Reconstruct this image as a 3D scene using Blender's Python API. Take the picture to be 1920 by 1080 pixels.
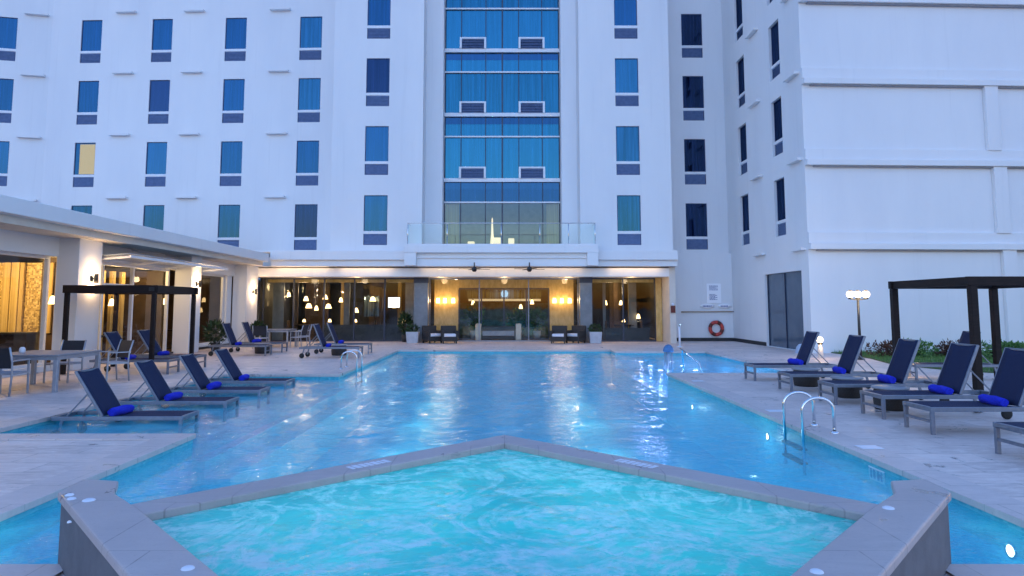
import bpy, bmesh, math, random
from mathutils import Vector, Matrix
R = math.radians; PI_ = math.pi
random.seed(7)
for o in list(bpy.data.objects): bpy.data.objects.remove(o)
sc = bpy.context.scene
COL = sc.collection

# ------------------------------------------------------------------ camera, sky, sun, exposure
F = 1280.0; TH = math.atan(F / 14000.0)
cam = bpy.data.cameras.new('camera'); camo = bpy.data.objects.new('camera', cam); COL.objects.link(camo)
cam.sensor_fit = 'HORIZONTAL'; cam.sensor_width = 36.0; cam.lens = 36.0 * F / 1920.0
camo.location = (0, 0, 1.7); camo.rotation_euler = (R(90) + TH, 0, 0)
cam.shift_x = (960 - 946) / 1920.0
cam.shift_y = -(540 - (574 - F * math.tan(TH))) / 1920.0
cam.clip_start = 0.1; cam.clip_end = 2000
sc.camera = camo

SUN_EL, SUN_ROT = 1.5, 20.0
w = bpy.data.worlds.new('World'); sc.world = w; w.use_nodes = True
nt = w.node_tree; bg = nt.nodes['Background']
sky = nt.nodes.new('ShaderNodeTexSky'); sky.sky_type = 'NISHITA'; sky.sun_disc = False
sky.sun_elevation = R(SUN_EL); sky.sun_rotation = R(SUN_ROT)
sky.air_density = 1.0; sky.dust_density = 0.6; sky.ozone_density = 3.0
tint = nt.nodes.new('ShaderNodeMix'); tint.data_type = 'RGBA'; tint.blend_type = 'MULTIPLY'; tint.inputs[0].default_value = 1
tint.inputs[7].default_value = (1.20, .95, 1.0, 1)
nt.links.new(sky.outputs[0], tint.inputs[6]); nt.links.new(tint.outputs[2], bg.inputs[0]); bg.inputs[1].default_value = 0.15
sl = bpy.data.lights.new('sun', 'SUN'); so = bpy.data.objects.new('sun', sl); COL.objects.link(so)
sl.energy = 0.25; sl.angle = R(12); sl.color = (1.0, .86, .74)
sd = Vector((math.sin(R(SUN_ROT)) * math.cos(R(SUN_EL)), math.cos(R(SUN_ROT)) * math.cos(R(SUN_EL)), math.sin(R(SUN_EL))))
so.rotation_euler = sd.to_track_quat('Z', 'Y').to_euler()
so.location = (60, 160, 20)

sc.view_settings.view_transform = 'Standard'; sc.view_settings.look = 'None'
sc.view_settings.exposure = 3.85; sc.view_settings.gamma = 1.0
sc.view_settings.use_curve_mapping = False
sc.cycles.use_denoising = True
sc.cycles.max_bounces = 8; sc.cycles.transparent_max_bounces = 16
sc.cycles.sample_clamp_indirect = 6.0
sc.cycles.caustics_reflective = False; sc.cycles.caustics_refractive = False
EX = 2.0 ** -sc.view_settings.exposure        # lamps are set relative to what the picture is exposed for

# ------------------------------------------------------------------ mesh builder
class MB:
    def __init__(s): s.b = bmesh.new()
    def quad(s, *p):
        return s.b.faces.new([s.b.verts.new(q) for q in p])
    def box(s, x0, x1, y0, y1, z0, z1):
        v = [s.b.verts.new((x, y, z)) for x in (x0, x1) for y in (y0, y1) for z in (z0, z1)]
        for f in ((0, 1, 3, 2), (4, 6, 7, 5), (0, 4, 5, 1), (2, 3, 7, 6), (0, 2, 6, 4), (1, 5, 7, 3)):
            s.b.faces.new([v[i] for i in f])
        return v
    def xbox(s, M, sx, sy, sz):                # box centred on matrix M
        v = s.box(-sx / 2, sx / 2, -sy / 2, sy / 2, -sz / 2, sz / 2)
        for q in v: q.co = M @ q.co
        return v
    def bar(s, a, b, wd, ht, up=(0, 0, 1)):    # rectangular bar from a to b
        a, b = Vector(a), Vector(b); d = b - a; L = d.length; d.normalize()
        u = Vector(up); x = d.cross(u)
        if x.length < 1e-4: x = Vector((1, 0, 0))
        x.normalize(); u = x.cross(d)
        M = Matrix((x, d, u)).transposed().to_4x4(); M.translation = (a + b) / 2
        s.xbox(M, wd, L, ht)
    def tube(s, pts, r, n=10, cap=True):
        pts = [Vector(p) for p in pts]; rings = []
        rr = r if isinstance(r, (list, tuple)) else [r] * len(pts)
        ref = None
        for i, p in enumerate(pts):
            d = (pts[min(i + 1, len(pts) - 1)] - pts[max(i - 1, 0)]).normalized()
            if ref is None:
                ref = Vector((0, 0, 1)) if abs(d.z) < .9 else Vector((1, 0, 0))
            x = d.cross(ref).normalized(); y = d.cross(x).normalized()
            ref = x.cross(d).normalized()
            rings.append([s.b.verts.new(p + rr[i] * (math.cos(a) * x + math.sin(a) * y)) for a in [2 * math.pi * k / n for k in range(n)]])
        for A, B in zip(rings, rings[1:]):
            for k in range(n):
                f = s.b.faces.new((A[k], A[(k + 1) % n], B[(k + 1) % n], B[k])); f.smooth = True
        if cap:
            s.b.faces.new(rings[0]); s.b.faces.new(rings[-1][::-1])
    def lathe(s, prof, c=(0, 0, 0), n=20, axis='Z'):
        c = Vector(c); rings = []
        def P(r, h, a):
            x, y = r * math.cos(a), r * math.sin(a)
            return c + (Vector((x, y, h)) if axis == 'Z' else Vector((h, x, y)) if axis == 'X' else Vector((x, h, y)))
        for r, h in prof:
            rings.append([s.b.verts.new(P(max(r, 1e-4), h, 2 * math.pi * k / n)) for k in range(n)])
        for A, B in zip(rings, rings[1:]):
            for k in range(n):
                f = s.b.faces.new((A[k], A[(k + 1) % n], B[(k + 1) % n], B[k])); f.smooth = True
    def ball(s, c, r, n=14, sz=1.0):
        s.lathe([(r * math.sin(math.pi * i / 10), -r * sz * math.cos(math.pi * i / 10)) for i in range(11)], c, n)
    def prism(s, poly, z0, z1):
        A = [s.b.verts.new((x, y, z0)) for x, y in poly]; B = [s.b.verts.new((x, y, z1)) for x, y in poly]
        n = len(poly)
        for k in range(n): s.b.faces.new((A[k], A[(k + 1) % n], B[(k + 1) % n], B[k]))
        s.b.faces.new(B); s.b.faces.new(A[::-1])
    def wall(s, P0, P1, z0, z1, holes=(), d=.09):   # wall sheet with openings and reveals; outward normal to the right of P0->P1
        P0, P1 = Vector((*P0, 0)), Vector((*P1, 0)); L = (P1 - P0).length; u = (P1 - P0) / L
        n = Vector((u.y, -u.x, 0))
        us = sorted({0, L, *[h[0] for h in holes], *[h[1] for h in holes]})
        zs = sorted({z0, z1, *[h[2] for h in holes], *[h[3] for h in holes]})
        pt = lambda a, z, dd=0: P0 + u * a + Vector((0, 0, z)) - n * dd
        for a, b in zip(us, us[1:]):
            for c, e in zip(zs, zs[1:]):
                if any(h[0] <= a + 1e-6 and b - 1e-6 <= h[1] and h[2] <= c + 1e-6 and e - 1e-6 <= h[3] for h in holes): continue
                s.quad(pt(a, c), pt(b, c), pt(b, e), pt(a, e))
        for a, b, c, e in holes:
            s.quad(pt(a, c), pt(a, e), pt(a, e, d), pt(a, c, d)); s.quad(pt(b, c, d), pt(b, e, d), pt(b, e), pt(b, c))
            s.quad(pt(a, c, d), pt(b, c, d), pt(b, c), pt(a, c)); s.quad(pt(a, e), pt(b, e), pt(b, e, d), pt(a, e, d))
        return lambda a, z, dd=0: pt(a, z, dd)
    def build(s, name, mat=None, parent=None, bevel=0, weld=True, recalc=True):
        if weld: bmesh.ops.remove_doubles(s.b, verts=s.b.verts, dist=1e-5)
        if recalc: bmesh.ops.recalc_face_normals(s.b, faces=s.b.faces)
        me = bpy.data.meshes.new(name); s.b.to_mesh(me); s.b.free()
        o = bpy.data.objects.new(name, me); COL.objects.link(o)
        for m in (mat if isinstance(mat, (list, tuple)) else [mat]):
            if m: me.materials.append(m)
        if parent: o.parent = parent
        if bevel:
            md = o.modifiers.new('bevel', 'BEVEL'); md.width = bevel; md.segments = 2; md.limit_method = 'ANGLE'
        return o

def empty(name, loc=(0, 0, 0), rz=0):
    o = bpy.data.objects.new(name, None); COL.objects.link(o); o.location = loc; o.rotation_euler = (0, 0, rz)
    o.empty_display_size = .1
    return o
def tag(o, label=None, cat=None, group=None, kind=None):
    for k, v in (('label', label), ('category', cat), ('group', group), ('kind', kind)):
        if v: o[k] = v
    return o
KIDS = {}
def copy_tree(o, parent=None):
    c = o.copy(); COL.objects.link(c)
    if parent: c.parent = parent
    for ch in list(o.children): copy_tree(ch, c)
    return c
def place(proto, used, loc, rz, label):
    o = copy_tree(proto) if used.get(proto.name) else proto
    used[proto.name] = 1
    o.location = loc; o.rotation_euler = (0, 0, rz); o['label'] = label
    return o

# ------------------------------------------------------------------ materials
def new(name):
    m = bpy.data.materials.new(name); m.use_nodes = True
    return m, m.node_tree.nodes, m.node_tree.links, m.node_tree.nodes['Principled BSDF']
def coords(N, L, scale=(1, 1, 1)):
    tc = N.new('ShaderNodeTexCoord'); mp = N.new('ShaderNodeMapping'); mp.inputs['Scale'].default_value = scale
    L.new(tc.outputs['Object'], mp.inputs[0]); return mp.outputs[0]
def noise(N, L, vec, scale, detail=4, rough=.6, dist=0):
    n = N.new('ShaderNodeTexNoise'); n.inputs['Scale'].default_value = scale; n.inputs['Detail'].default_value = detail
    n.inputs['Roughness'].default_value = rough; n.inputs['Distortion'].default_value = dist
    L.new(vec, n.inputs['Vector']); return n.outputs['Fac']
def ramp(N, L, fac, stops):
    r = N.new('ShaderNodeValToRGB'); L.new(fac, r.inputs[0])
    while len(r.color_ramp.elements) < len(stops): r.color_ramp.elements.new(.5)
    for e, (p, c) in zip(r.color_ramp.elements, stops): e.position = p; e.color = (*c, 1)
    return r.outputs[0]
def mixc(N, L, fac, a, b, mode='MIX'):
    m = N.new('ShaderNodeMix'); m.data_type = 'RGBA'; m.blend_type = mode
    for i, v in ((0, fac), (6, a), (7, b)):
        if hasattr(v, 'is_output') or hasattr(v, 'links'): L.new(v, m.inputs[i])
        else: m.inputs[i].default_value = v if i == 0 else (*v, 1)
    return m.outputs[2]
def mat(name, a, b=None, rough=.6, scale=3, sxyz=(1, 1, 1), bump=0, bscale=60, metal=0, spec=.5, lo=.35, hi=.65):
    m, N, L, P = new(name); v = coords(N, L, sxyz)
    if b: L.new(ramp(N, L, noise(N, L, v, scale), [(lo, a), (hi, b)]), P.inputs['Base Color'])
    else: P.inputs['Base Color'].default_value = (*a, 1)
    P.inputs['Roughness'].default_value = rough; P.inputs['Metallic'].default_value = metal
    P.inputs['Specular IOR Level'].default_value = spec
    if bump:
        bn = N.new('ShaderNodeBump'); bn.inputs['Strength'].default_value = bump; bn.inputs['Distance'].default_value = .01
        L.new(noise(N, L, coords(N, L), bscale, 3), bn.inputs['Height']); L.new(bn.outputs[0], P.inputs['Normal'])
    return m
def emit(name, c, s, base=(.8, .75, .65)):
    m, N, L, P = new(name)
    P.inputs['Base Color'].default_value = (*base, 1); P.inputs['Emission Color'].default_value = (*c, 1)
    P.inputs['Emission Strength'].default_value = s * EX
    return m
def mat_white(name, a=(.80, .80, .80), b=(.72, .73, .75)):
    m, N, L, P = new(name)
    big = noise(N, L, coords(N, L, (.5, .5, .12)), .9, 5)
    st = noise(N, L, coords(N, L, (2.2, 2.2, .09)), 1.6, 4)
    c = mixc(N, L, ramp(N, L, big, [(.35, (0, 0, 0)), (.75, (1, 1, 1))]), a, b)
    c = mixc(N, L, ramp(N, L, st, [(.58, (0, 0, 0)), (.8, (.30, .30, .30))]), c, tuple(x * .82 for x in b))
    L.new(c, P.inputs['Base Color']); P.inputs['Roughness'].default_value = .75
    bn = N.new('ShaderNodeBump'); bn.inputs['Strength'].default_value = .12; bn.inputs['Distance'].default_value = .01
    L.new(noise(N, L, coords(N, L), 45, 3), bn.inputs['Height']); L.new(bn.outputs[0], P.inputs['Normal'])
    return m
def mat_deck(name, a, b, c, brick=(.9, .45), mort=.006):
    m, N, L, P = new(name); v = coords(N, L)
    bt = N.new('ShaderNodeTexBrick'); L.new(v, bt.inputs['Vector']); bt.inputs['Scale'].default_value = 1
    bt.inputs['Brick Width'].default_value = brick[0]; bt.inputs['Row Height'].default_value = brick[1]
    bt.inputs['Mortar Size'].default_value = mort; bt.inputs['Mortar Smooth'].default_value = .3
    bt.inputs['Color1'].default_value = (*a, 1); bt.inputs['Color2'].default_value = (*b, 1)
    bt.inputs['Mortar'].default_value = tuple(x * .55 for x in a) + (1,)
    st = noise(N, L, coords(N, L, (1.2, 3.5, 1)), 3.2, 6, .7, .6)
    col = mixc(N, L, ramp(N, L, st, [(.42, (0, 0, 0)), (.72, (.8, .8, .8))]), bt.outputs[0], c)
    big = noise(N, L, v, .5, 4)
    col = mixc(N, L, ramp(N, L, big, [(.42, (0, 0, 0)), (.72, (.6, .6, .6))]), col, tuple(x * .68 for x in a))
    pit = noise(N, L, coords(N, L, (1, 2, 1)), 30, 3, .7)
    col = mixc(N, L, ramp(N, L, pit, [(.60, (0, 0, 0)), (.72, (.5, .5, .5))]), col, tuple(x * .55 for x in a))
    wet = ramp(N, L, noise(N, L, v, 1.7, 6, .68, .8), [(.60, (0, 0, 0)), (.66, (1, 1, 1))])      # splashed water
    col = mixc(N, L, wet, col, mixc(N, L, 1.0, col, (.62, .64, .66), 'MULTIPLY'))
    L.new(col, P.inputs['Base Color']); L.new(ramp(N, L, wet, [(0, (.5, .5, .5)), (1, (.16, .16, .16))]), P.inputs['Roughness'])
    bn = N.new('ShaderNodeBump'); bn.inputs['Strength'].default_value = .25; bn.inputs['Distance'].default_value = .006
    L.new(noise(N, L, v, 40, 4), bn.inputs['Height']); L.new(bn.outputs[0], P.inputs['Normal'])
    return m
def mat_mosaic(name, cols, size=.05, rough=.35):
    m, N, L, P = new(name)
    bt = N.new('ShaderNodeTexVoronoi'); bt.distance = 'CHEBYCHEV'; bt.inputs['Scale'].default_value = 1 / size
    bt.inputs['Randomness'].default_value = .0; L.new(coords(N, L), bt.inputs['Vector'])
    sep = N.new('ShaderNodeSeparateColor'); L.new(bt.outputs['Color'], sep.inputs[0])
    c = ramp(N, L, sep.outputs[0], [(0, cols[0]), (.5, cols[1]), (1, cols[2])])
    L.new(c, P.inputs['Base Color']); P.inputs['Roughness'].default_value = rough
    return m
def fresnel(N, L, ior):                             # thin sheet: the same from both sides
    f = N.new('ShaderNodeFresnel'); ge = N.new('ShaderNodeNewGeometry'); mr = N.new('ShaderNodeMapRange')
    mr.inputs['To Min'].default_value = ior; mr.inputs['To Max'].default_value = 1 / ior
    L.new(ge.outputs['Backfacing'], mr.inputs['Value']); L.new(mr.outputs[0], f.inputs['IOR']); return f
def mat_glass(name, tint=(.93, .97, .98), refl=(1, 1, 1), ior=1.5, extra=0.0):
    m, N, L, P = new(name); N.remove(P); out = N['Material Output']
    t = N.new('ShaderNodeBsdfTransparent'); t.inputs[0].default_value = (*tint, 1)
    g = N.new('ShaderNodeBsdfGlossy'); g.inputs['Color'].default_value = (*refl, 1); g.inputs['Roughness'].default_value = .015
    f = fresnel(N, L, ior)
    a = N.new('ShaderNodeMath'); a.operation = 'ADD'; a.use_clamp = True; a.inputs[1].default_value = extra; L.new(f.outputs[0], a.inputs[0])
    bn = N.new('ShaderNodeBump'); bn.inputs['Strength'].default_value = .06; bn.inputs['Distance'].default_value = .05
    L.new(noise(N, L, coords(N, L), 1.2, 2), bn.inputs['Height']); L.new(bn.outputs[0], g.inputs['Normal'])
    mx = N.new('ShaderNodeMixShader'); L.new(a.outputs[0], mx.inputs[0]); L.new(t.outputs[0], mx.inputs[1]); L.new(g.outputs[0], mx.inputs[2])
    L.new(mx.outputs[0], out.inputs[0]); return m
def mat_pane(name, base, refl, k):                 # dark coated hotel glass
    m, N, L, P = new(name); N.remove(P); out = N['Material Output']
    d = N.new('ShaderNodeBsdfDiffuse')
    v = coords(N, L, (4.5, 4.5, .12))
    L.new(ramp(N, L, noise(N, L, v, 2.2, 4), [(.38, tuple(x * .3 for x in base)), (.64, tuple(x * 2.0 for x in base))]), d.inputs[0])
    g = N.new('ShaderNodeBsdfGlossy'); g.inputs['Color'].default_value = (*refl, 1); g.inputs['Roughness'].default_value = .03
    bn = N.new('ShaderNodeBump'); bn.inputs['Strength'].default_value = .08; bn.inputs['Distance'].default_value = .05
    L.new(noise(N, L, coords(N, L), .8, 2), bn.inputs['Height']); L.new(bn.outputs[0], g.inputs['Normal'])
    oi = N.new('ShaderNodeObjectInfo'); mr = N.new('ShaderNodeMapRange'); mr.inputs['To Min'].default_value = k * .72; mr.inputs['To Max'].default_value = k * 1.12
    L.new(oi.outputs['Random'], mr.inputs['Value'])
    mx = N.new('ShaderNodeMixShader'); L.new(mr.outputs[0], mx.inputs[0])
    L.new(d.outputs[0], mx.inputs[1]); L.new(g.outputs[0], mx.inputs[2]); L.new(mx.outputs[0], out.inputs[0]); return m
def mat_water(name, tint, s1, s2, strength, milk=None, foam=0, foamcol=(.55, .8, .95), f0=1.33, dist=.05):
    m, N, L, P = new(name); N.remove(P); out = N['Material Output']
    v = coords(N, L)
    n1 = noise(N, L, v, s1, 3, .55, .4); n2 = noise(N, L, coords(N, L, (1, 1.3, 1)), s2, 4, .6, .2)
    add = N.new('ShaderNodeMath'); add.operation = 'MULTIPLY_ADD'; add.inputs[1].default_value = .45
    L.new(n2, add.inputs[0]); L.new(n1, add.inputs[2])
    bn = N.new('ShaderNodeBump'); bn.inputs['Strength'].default_value = strength; bn.inputs['Distance'].default_value = dist
    L.new(add.outputs[0], bn.inputs['Height'])
    t = N.new('ShaderNodeBsdfTransparent'); t.inputs[0].default_value = (*tint, 1)
    g = N.new('ShaderNodeBsdfGlossy'); g.inputs['Roughness'].default_value = .04; g.inputs['Color'].default_value = (.95, .97, 1, 1)
    L.new(bn.outputs[0], g.inputs['Normal'])
    f = fresnel(N, L, f0); L.new(bn.outputs[0], f.inputs['Normal'])
    body = t.outputs[0]
    if milk:                                          # aerated, slightly scattering water
        k, ca, cb = milk
        dd = N.new('ShaderNodeBsdfDiffuse'); tt = N.new('ShaderNodeBsdfTranslucent'); mc = ramp(N, L, noise(N, L, v, .8, 4, .6, .5), [(.35, ca), (.65, cb)])
        L.new(mc, dd.inputs[0]); L.new(mc, tt.inputs[0])
        dt_ = N.new('ShaderNodeMixShader'); dt_.inputs[0].default_value = .35; L.new(dd.outputs[0], dt_.inputs[1]); L.new(tt.outputs[0], dt_.inputs[2])
        b1 = N.new('ShaderNodeMixShader'); b1.inputs[0].default_value = k; L.new(body, b1.inputs[1]); L.new(dt_.outputs[0], b1.inputs[2]); body = b1.outputs[0]
    if foam:
        d = N.new('ShaderNodeBsdfDiffuse'); d.inputs[0].default_value = (*foamcol, 1)
        tr = N.new('ShaderNodeBsdfTranslucent'); tr.inputs[0].default_value = (*foamcol, 1)
        dm = N.new('ShaderNodeMixShader'); dm.inputs[0].default_value = .5; L.new(d.outputs[0], dm.inputs[1]); L.new(tr.outputs[0], dm.inputs[2])
        a = noise(N, L, v, 1.0, 5, .62, 2.4); fine = noise(N, L, v, 7, 6, .72, 1.2)
        wv = N.new('ShaderNodeMath'); wv.operation = 'SUBTRACT'; wv.inputs[1].default_value = .5; L.new(a, wv.inputs[0])
        ab = N.new('ShaderNodeMath'); ab.operation = 'ABSOLUTE'; L.new(wv.outputs[0], ab.inputs[0])
        line = ramp(N, L, ab.outputs[0], [(0, (1, 1, 1)), (.075, (0, 0, 0))])
        blob = ramp(N, L, noise(N, L, v, 1.6, 3, .6, 2.2), [(.53, (0, 0, 0)), (.66, (.75, .75, .75))])
        mm = mixc(N, L, 1.0, line, blob, 'ADD')
        mm = mixc(N, L, 1.0, mm, ramp(N, L, fine, [(.36, (.05, .05, .05)), (.58, (1, 1, 1))]), 'MULTIPLY')
        fm = N.new('ShaderNodeMath'); fm.operation = 'MULTIPLY'; fm.inputs[1].default_value = foam; fm.use_clamp = True; L.new(mm, fm.inputs[0])
        b2 = N.new('ShaderNodeMixShader'); L.new(fm.outputs[0], b2.inputs[0]); L.new(body, b2.inputs[1]); L.new(dm.outputs[0], b2.inputs[2]); body = b2.outputs[0]
    mx = N.new('ShaderNodeMixShader'); L.new(f.outputs[0], mx.inputs[0]); L.new(body, mx.inputs[1]); L.new(g.outputs[0], mx.inputs[2])
    L.new(mx.outputs[0], out.inputs[0]); return m

M = {}
M['white'] = mat_white('painted_render')
M['white2'] = mat_white('fascia_paint', (.79, .79, .79), (.74, .74, .75))
M['cream'] = mat('cream_paint', (.70, .64, .56), (.64, .58, .51), .7, 2, bump=.1)
M['trim'] = mat('white_metal', (.78, .79, .81), (.72, .73, .76), .4, 6)
M['grille'] = mat('grey_louvre', (.19, .27, .46), (.14, .21, .38), .5, 8)
M['navyframe'] = mat('navy_frame', (.03, .045, .12), (.04, .06, .15), .45, 6)
M['shadowgrey'] = mat('painted_shadow_grey', (.34, .35, .39), (.28, .29, .33), .7, 4)  # grey for the shade painted under the wing's string courses
M['chairalu'] = mat('pale_aluminium', (.44, .47, .53), (.38, .41, .47), .42, 12, metal=.6)
M['seatfab'] = mat('pale_seat_cushion', (.40, .42, .48), (.34, .36, .42), .8, 20)
M['deck'] = mat_deck('travertine', (.76, .60, .54), (.58, .46, .42), (.90, .78, .72), (.9, .45), .010)
M['coping'] = mat_deck('coping_stone', (.66, .54, .50), (.60, .49, .46), (.72, .60, .56), (.6, .6), .006)
M['spastone'] = mat_deck('spa_stone', (.48, .40, .39), (.42, .36, .35), (.52, .44, .42), (.6, .9), .005)
M['spaside'] = mat('spa_side', (.11, .11, .125), (.145, .145, .16), .7, 5, bump=.2)
M['mosaic'] = mat_mosaic('pool_mosaic', [(.05, .50, .74), (.07, .58, .82), (.10, .66, .86)])
M['shelf'] = mat_mosaic('shelf_mosaic', [(.10, .62, .74), (.14, .68, .80), (.18, .74, .84)])
M['band'] = mat_mosaic('tile_band', [(.06, .40, .50), (.09, .47, .56), (.13, .54, .62)])
M['nosing'] = mat('step_nosing', (.45, .62, .74), (.52, .68, .80), .5, 8)
M['spatile'] = mat_mosaic('spa_mosaic', [(.14, .66, .74), (.18, .72, .80), (.24, .78, .84)])
M['water'] = mat_water('pool_water', (.64, .97, .98), 5.0, 17, .42, milk=(.42, (.05, .54, .68), (.08, .66, .76)), f0=1.155)
M['spawater'] = mat_water('spa_water', (.58, .92, .97), 2.0, 7.0, .6, milk=(.80, (.06, .60, .58), (.12, .72, .68)), foam=1.0, foamcol=(.86, .92, .94), f0=1.16)
M['alu'] = mat('brushed_aluminium', (.24, .27, .33), (.19, .22, .28), .42, 12, metal=.7)
M['chrome'] = mat('chrome', (.75, .77, .80), None, .12, metal=1)
M['sling'] = mat('navy_sling', (.012, .018, .052), (.020, .030, .078), .8, 140, bump=.3, bscale=300, spec=.25)
M['blacksling'] = mat('black_sling', (.016, .018, .026), (.026, .028, .036), .75, 120, bump=.3, bscale=300)
M['rubber'] = mat('black_rubber', (.012, .012, .013), (.02, .02, .02), .7, 20)
M['towel'] = mat('blue_terry', (.006, .014, .42), (.012, .03, .60), .95, 60, bump=.8, bscale=120)
M['darkwood'] = mat('dark_stained_wood', (.008, .005, .005), (.018, .010, .009), .6, 4, (1, 1, 8), bump=.2, spec=.25)
M['wicker'] = mat('dark_wicker', (.022, .020, .020), (.05, .045, .042), .7, 40, (1, 1, 2.5), bump=.9, bscale=70)
M['tabletop'] = mat('grey_table_top', (.20, .21, .24), (.26, .27, .30), .45, 5)
M['pane'] = mat_pane('blue_window_glass', (.005, .025, .075), (.05, .16, .30), .45)
M['pane_dark'] = mat_pane('dark_window_glass', (.006, .012, .035), (.055, .105, .22), .40)
M['pane_light'] = mat_pane('curtained_window_glass', (.012, .05, .11), (.055, .20, .33), .48)
M['cw'] = mat_pane('curtain_wall_glass', (.008, .06, .13), (.042, .20, .31), .60)
M['spandrel'] = mat_pane('spandrel_glass', (.006, .022, .065), (.045, .13, .26), .5)
M['mull'] = mat('dark_mullion', (.02, .035, .07), (.03, .045, .085), .45, 6)
M['glass'] = mat_glass('clear_glass')
M['tglass'] = mat_glass('tinted_glass', (.78, .84, .86), (.75, .85, 1), 1.45, .0)
M['canopyglass'] = mat('frosted_canopy_glass', (.40, .46, .54), (.46, .52, .60), .6, 1.5, spec=.2)
M['loungeglass'] = mat_glass('lounge_glass', (.72, .80, .84), (.42, .58, .75), 1.5, .10)
M['gateglass'] = mat('grey_blue_glass', (.11, .15, .20), (.085, .12, .17), .12, 1.2)
M['balglass'] = mat_glass('balustrade_glass', (.90, .985, .99), (.9, 1, 1), 1.4, .0)
M['gold'] = mat('gold_panel', (.55, .36, .11), (.70, .50, .20), .45, 7, (1, 1, .4), bump=.4, bscale=25)
M['goldmosaic'] = mat_mosaic('gold_mosaic', [(.22, .13, .03), (.50, .33, .10), (.78, .58, .24)], .045, .3)
M['goldcurtain'] = mat('gold_curtain', (.62, .44, .16), (.40, .26, .08), .7, 5, (3, 3, .05))
M['brown'] = mat('dark_brown_wall', (.055, .032, .018), (.10, .058, .03), .6, 2.5)
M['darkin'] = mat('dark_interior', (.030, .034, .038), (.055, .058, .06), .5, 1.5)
M['infloor'] = mat('interior_floor', (.10, .075, .05), (.14, .10, .07), .25, 3)
M['pillar'] = mat('blue_grey_stone', (.14, .165, .19), (.19, .215, .24), .4, 3, bump=.15)
M['black'] = mat('black_metal', (.012, .012, .013), (.018, .018, .02), .45, 8)
M['pot'] = mat('pale_planter', (.52, .53, .56), (.44, .45, .49), .65, 6, bump=.2)
M['leaf'] = mat('dark_leaf', (.012, .035, .012), (.035, .075, .022), .5, 6)
M['leaf2'] = mat('shrub_leaf', (.05, .15, .035), (.11, .24, .06), .55, 5)
M['leaf3'] = mat('red_leaf', (.06, .022, .016), (.10, .045, .025), .55, 5)
M['grass'] = mat('grass_blade', (.07, .17, .035), (.12, .24, .06), .6, 3)
M['soil'] = mat('lawn_soil', (.06, .11, .035), (.085, .14, .045), .9, 6, bump=.5, bscale=20)
M['ground'] = mat('far_ground', (.20, .19, .17), (.25, .23, .20), .9, .3)
M['red'] = mat('ring_orange_red', (.62, .07, .05), (.50, .05, .04), .5, 9)
M['maroon'] = mat('dark_red_band', (.12, .02, .012), (.16, .03, .02), .6, 9)
M['offwhite'] = mat('off_white_plastic', (.72, .74, .80), None, .4)
M['signwhite'] = mat('sign_white', (.93, .93, .96), None, .5)
M['ink'] = mat('sign_ink', (.10, .13, .30), (.16, .19, .36), .6, 30)
M['plinth'] = mat('dark_plinth', (.018, .018, .022), (.03, .03, .036), .6, 5)
M['bluecover'] = mat('pale_blue_plastic', (.36, .44, .58), (.42, .5, .62), .5, 6)
M['bulb'] = emit('warm_bulb', (1, .66, .30), 26)
M['shade'] = emit('lit_warm_shade', (1, .60, .24), 7)
M['globe'] = emit('lit_globe', (1, .74, .46), 7)
M['lanternlit'] = emit('lit_lantern', (1, .70, .30), 1.25)
M['pool_lamp'] = emit('pool_lamp_lens', (1, .86, .66), 9)
M['purple_lamp'] = emit('violet_lamp_lens', (.74, .58, 1), 12)
M['screen'] = emit('lit_screen', (.80, .93, 1), 3.2)
M['curtainlit'] = emit('lit_room_curtain', (1, .76, .36), .34, (.28, .23, .12))
M['downlit'] = emit('cove_light', (1, .68, .34), .7)

def lamp(name, loc, energy, color, radius=.08, parent=None, spot=None):
    l = bpy.data.lights.new(name, 'SPOT' if spot else 'POINT'); l.energy = energy * EX; l.color = color; l.shadow_soft_size = radius
    if loc[2] < 0: l.specular_factor = 0.0            # submerged lamps light the basin, not the underside of ripples
    if spot: l.spot_size = R(spot[0]); l.spot_blend = .7
    o = bpy.data.objects.new(name, l); COL.objects.link(o); o.location = loc
    if spot: o.rotation_euler = Vector(spot[1]).to_track_quat('-Z', 'Y').to_euler()
    if parent: o.parent = parent
    return o
WARM = (1, .66, .34)

# ================================================================== SETTING: deck, pool, ground
PX = 4.12
POOL = [(-PX, 4.62), (PX, 4.62), (PX, 17.5), (7.5, 17.5), (7.5, 25.7), (PX, 25.7), (PX, 26.6), (-PX, 26.6),
        (-PX, 17.2), (-7.0, 17.2), (-7.0, 9.22), (-PX, 9.22)]
def inside(x, y, P):
    c = False
    for (x0, y0), (x1, y1) in zip(P, P[1:] + P[:1]):
        if (y0 > y) != (y1 > y) and x < (x1 - x0) * (y - y0) / (y1 - y0) + x0: c = not c
    return c
def offset(P, d):                                   # P counter-clockwise, d > 0 outward
    out = []; n = len(P)
    for i in range(n):
        a, b, c = Vector(P[i - 1]), Vector(P[i]), Vector(P[(i + 1) % n])
        e1, e2 = (b - a).normalized(), (c - b).normalized()
        n1, n2 = Vector((e1.y, -e1.x)), Vector((e2.y, -e2.x))
        out.append(tuple(b + d * (n1 + n2) / (1 + n1.dot(n2))))
    return out
NOTCH = [(-2.8, 4.62), (-.75, 2.35), (.75, 2.35), (2.8, 4.62)]
HOLE = [POOL[0]] + NOTCH + POOL[1:]
def fill(outlines, z):
    mb = MB(); es = []
    for Pp in outlines:
        vs = [mb.b.verts.new((x, y, z)) for x, y in Pp]; es += [mb.b.edges.new((a, b)) for a, b in zip(vs, vs[1:] + vs[:1])]
    bmesh.ops.triangle_fill(mb.b, edges=es, use_beauty=True)
    for f in mb.b.faces:
        f.normal_update()
        if f.normal.z < 0: f.normal_flip()
    return mb
DX = (-46, 46); DY = (-24, 52)
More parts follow.
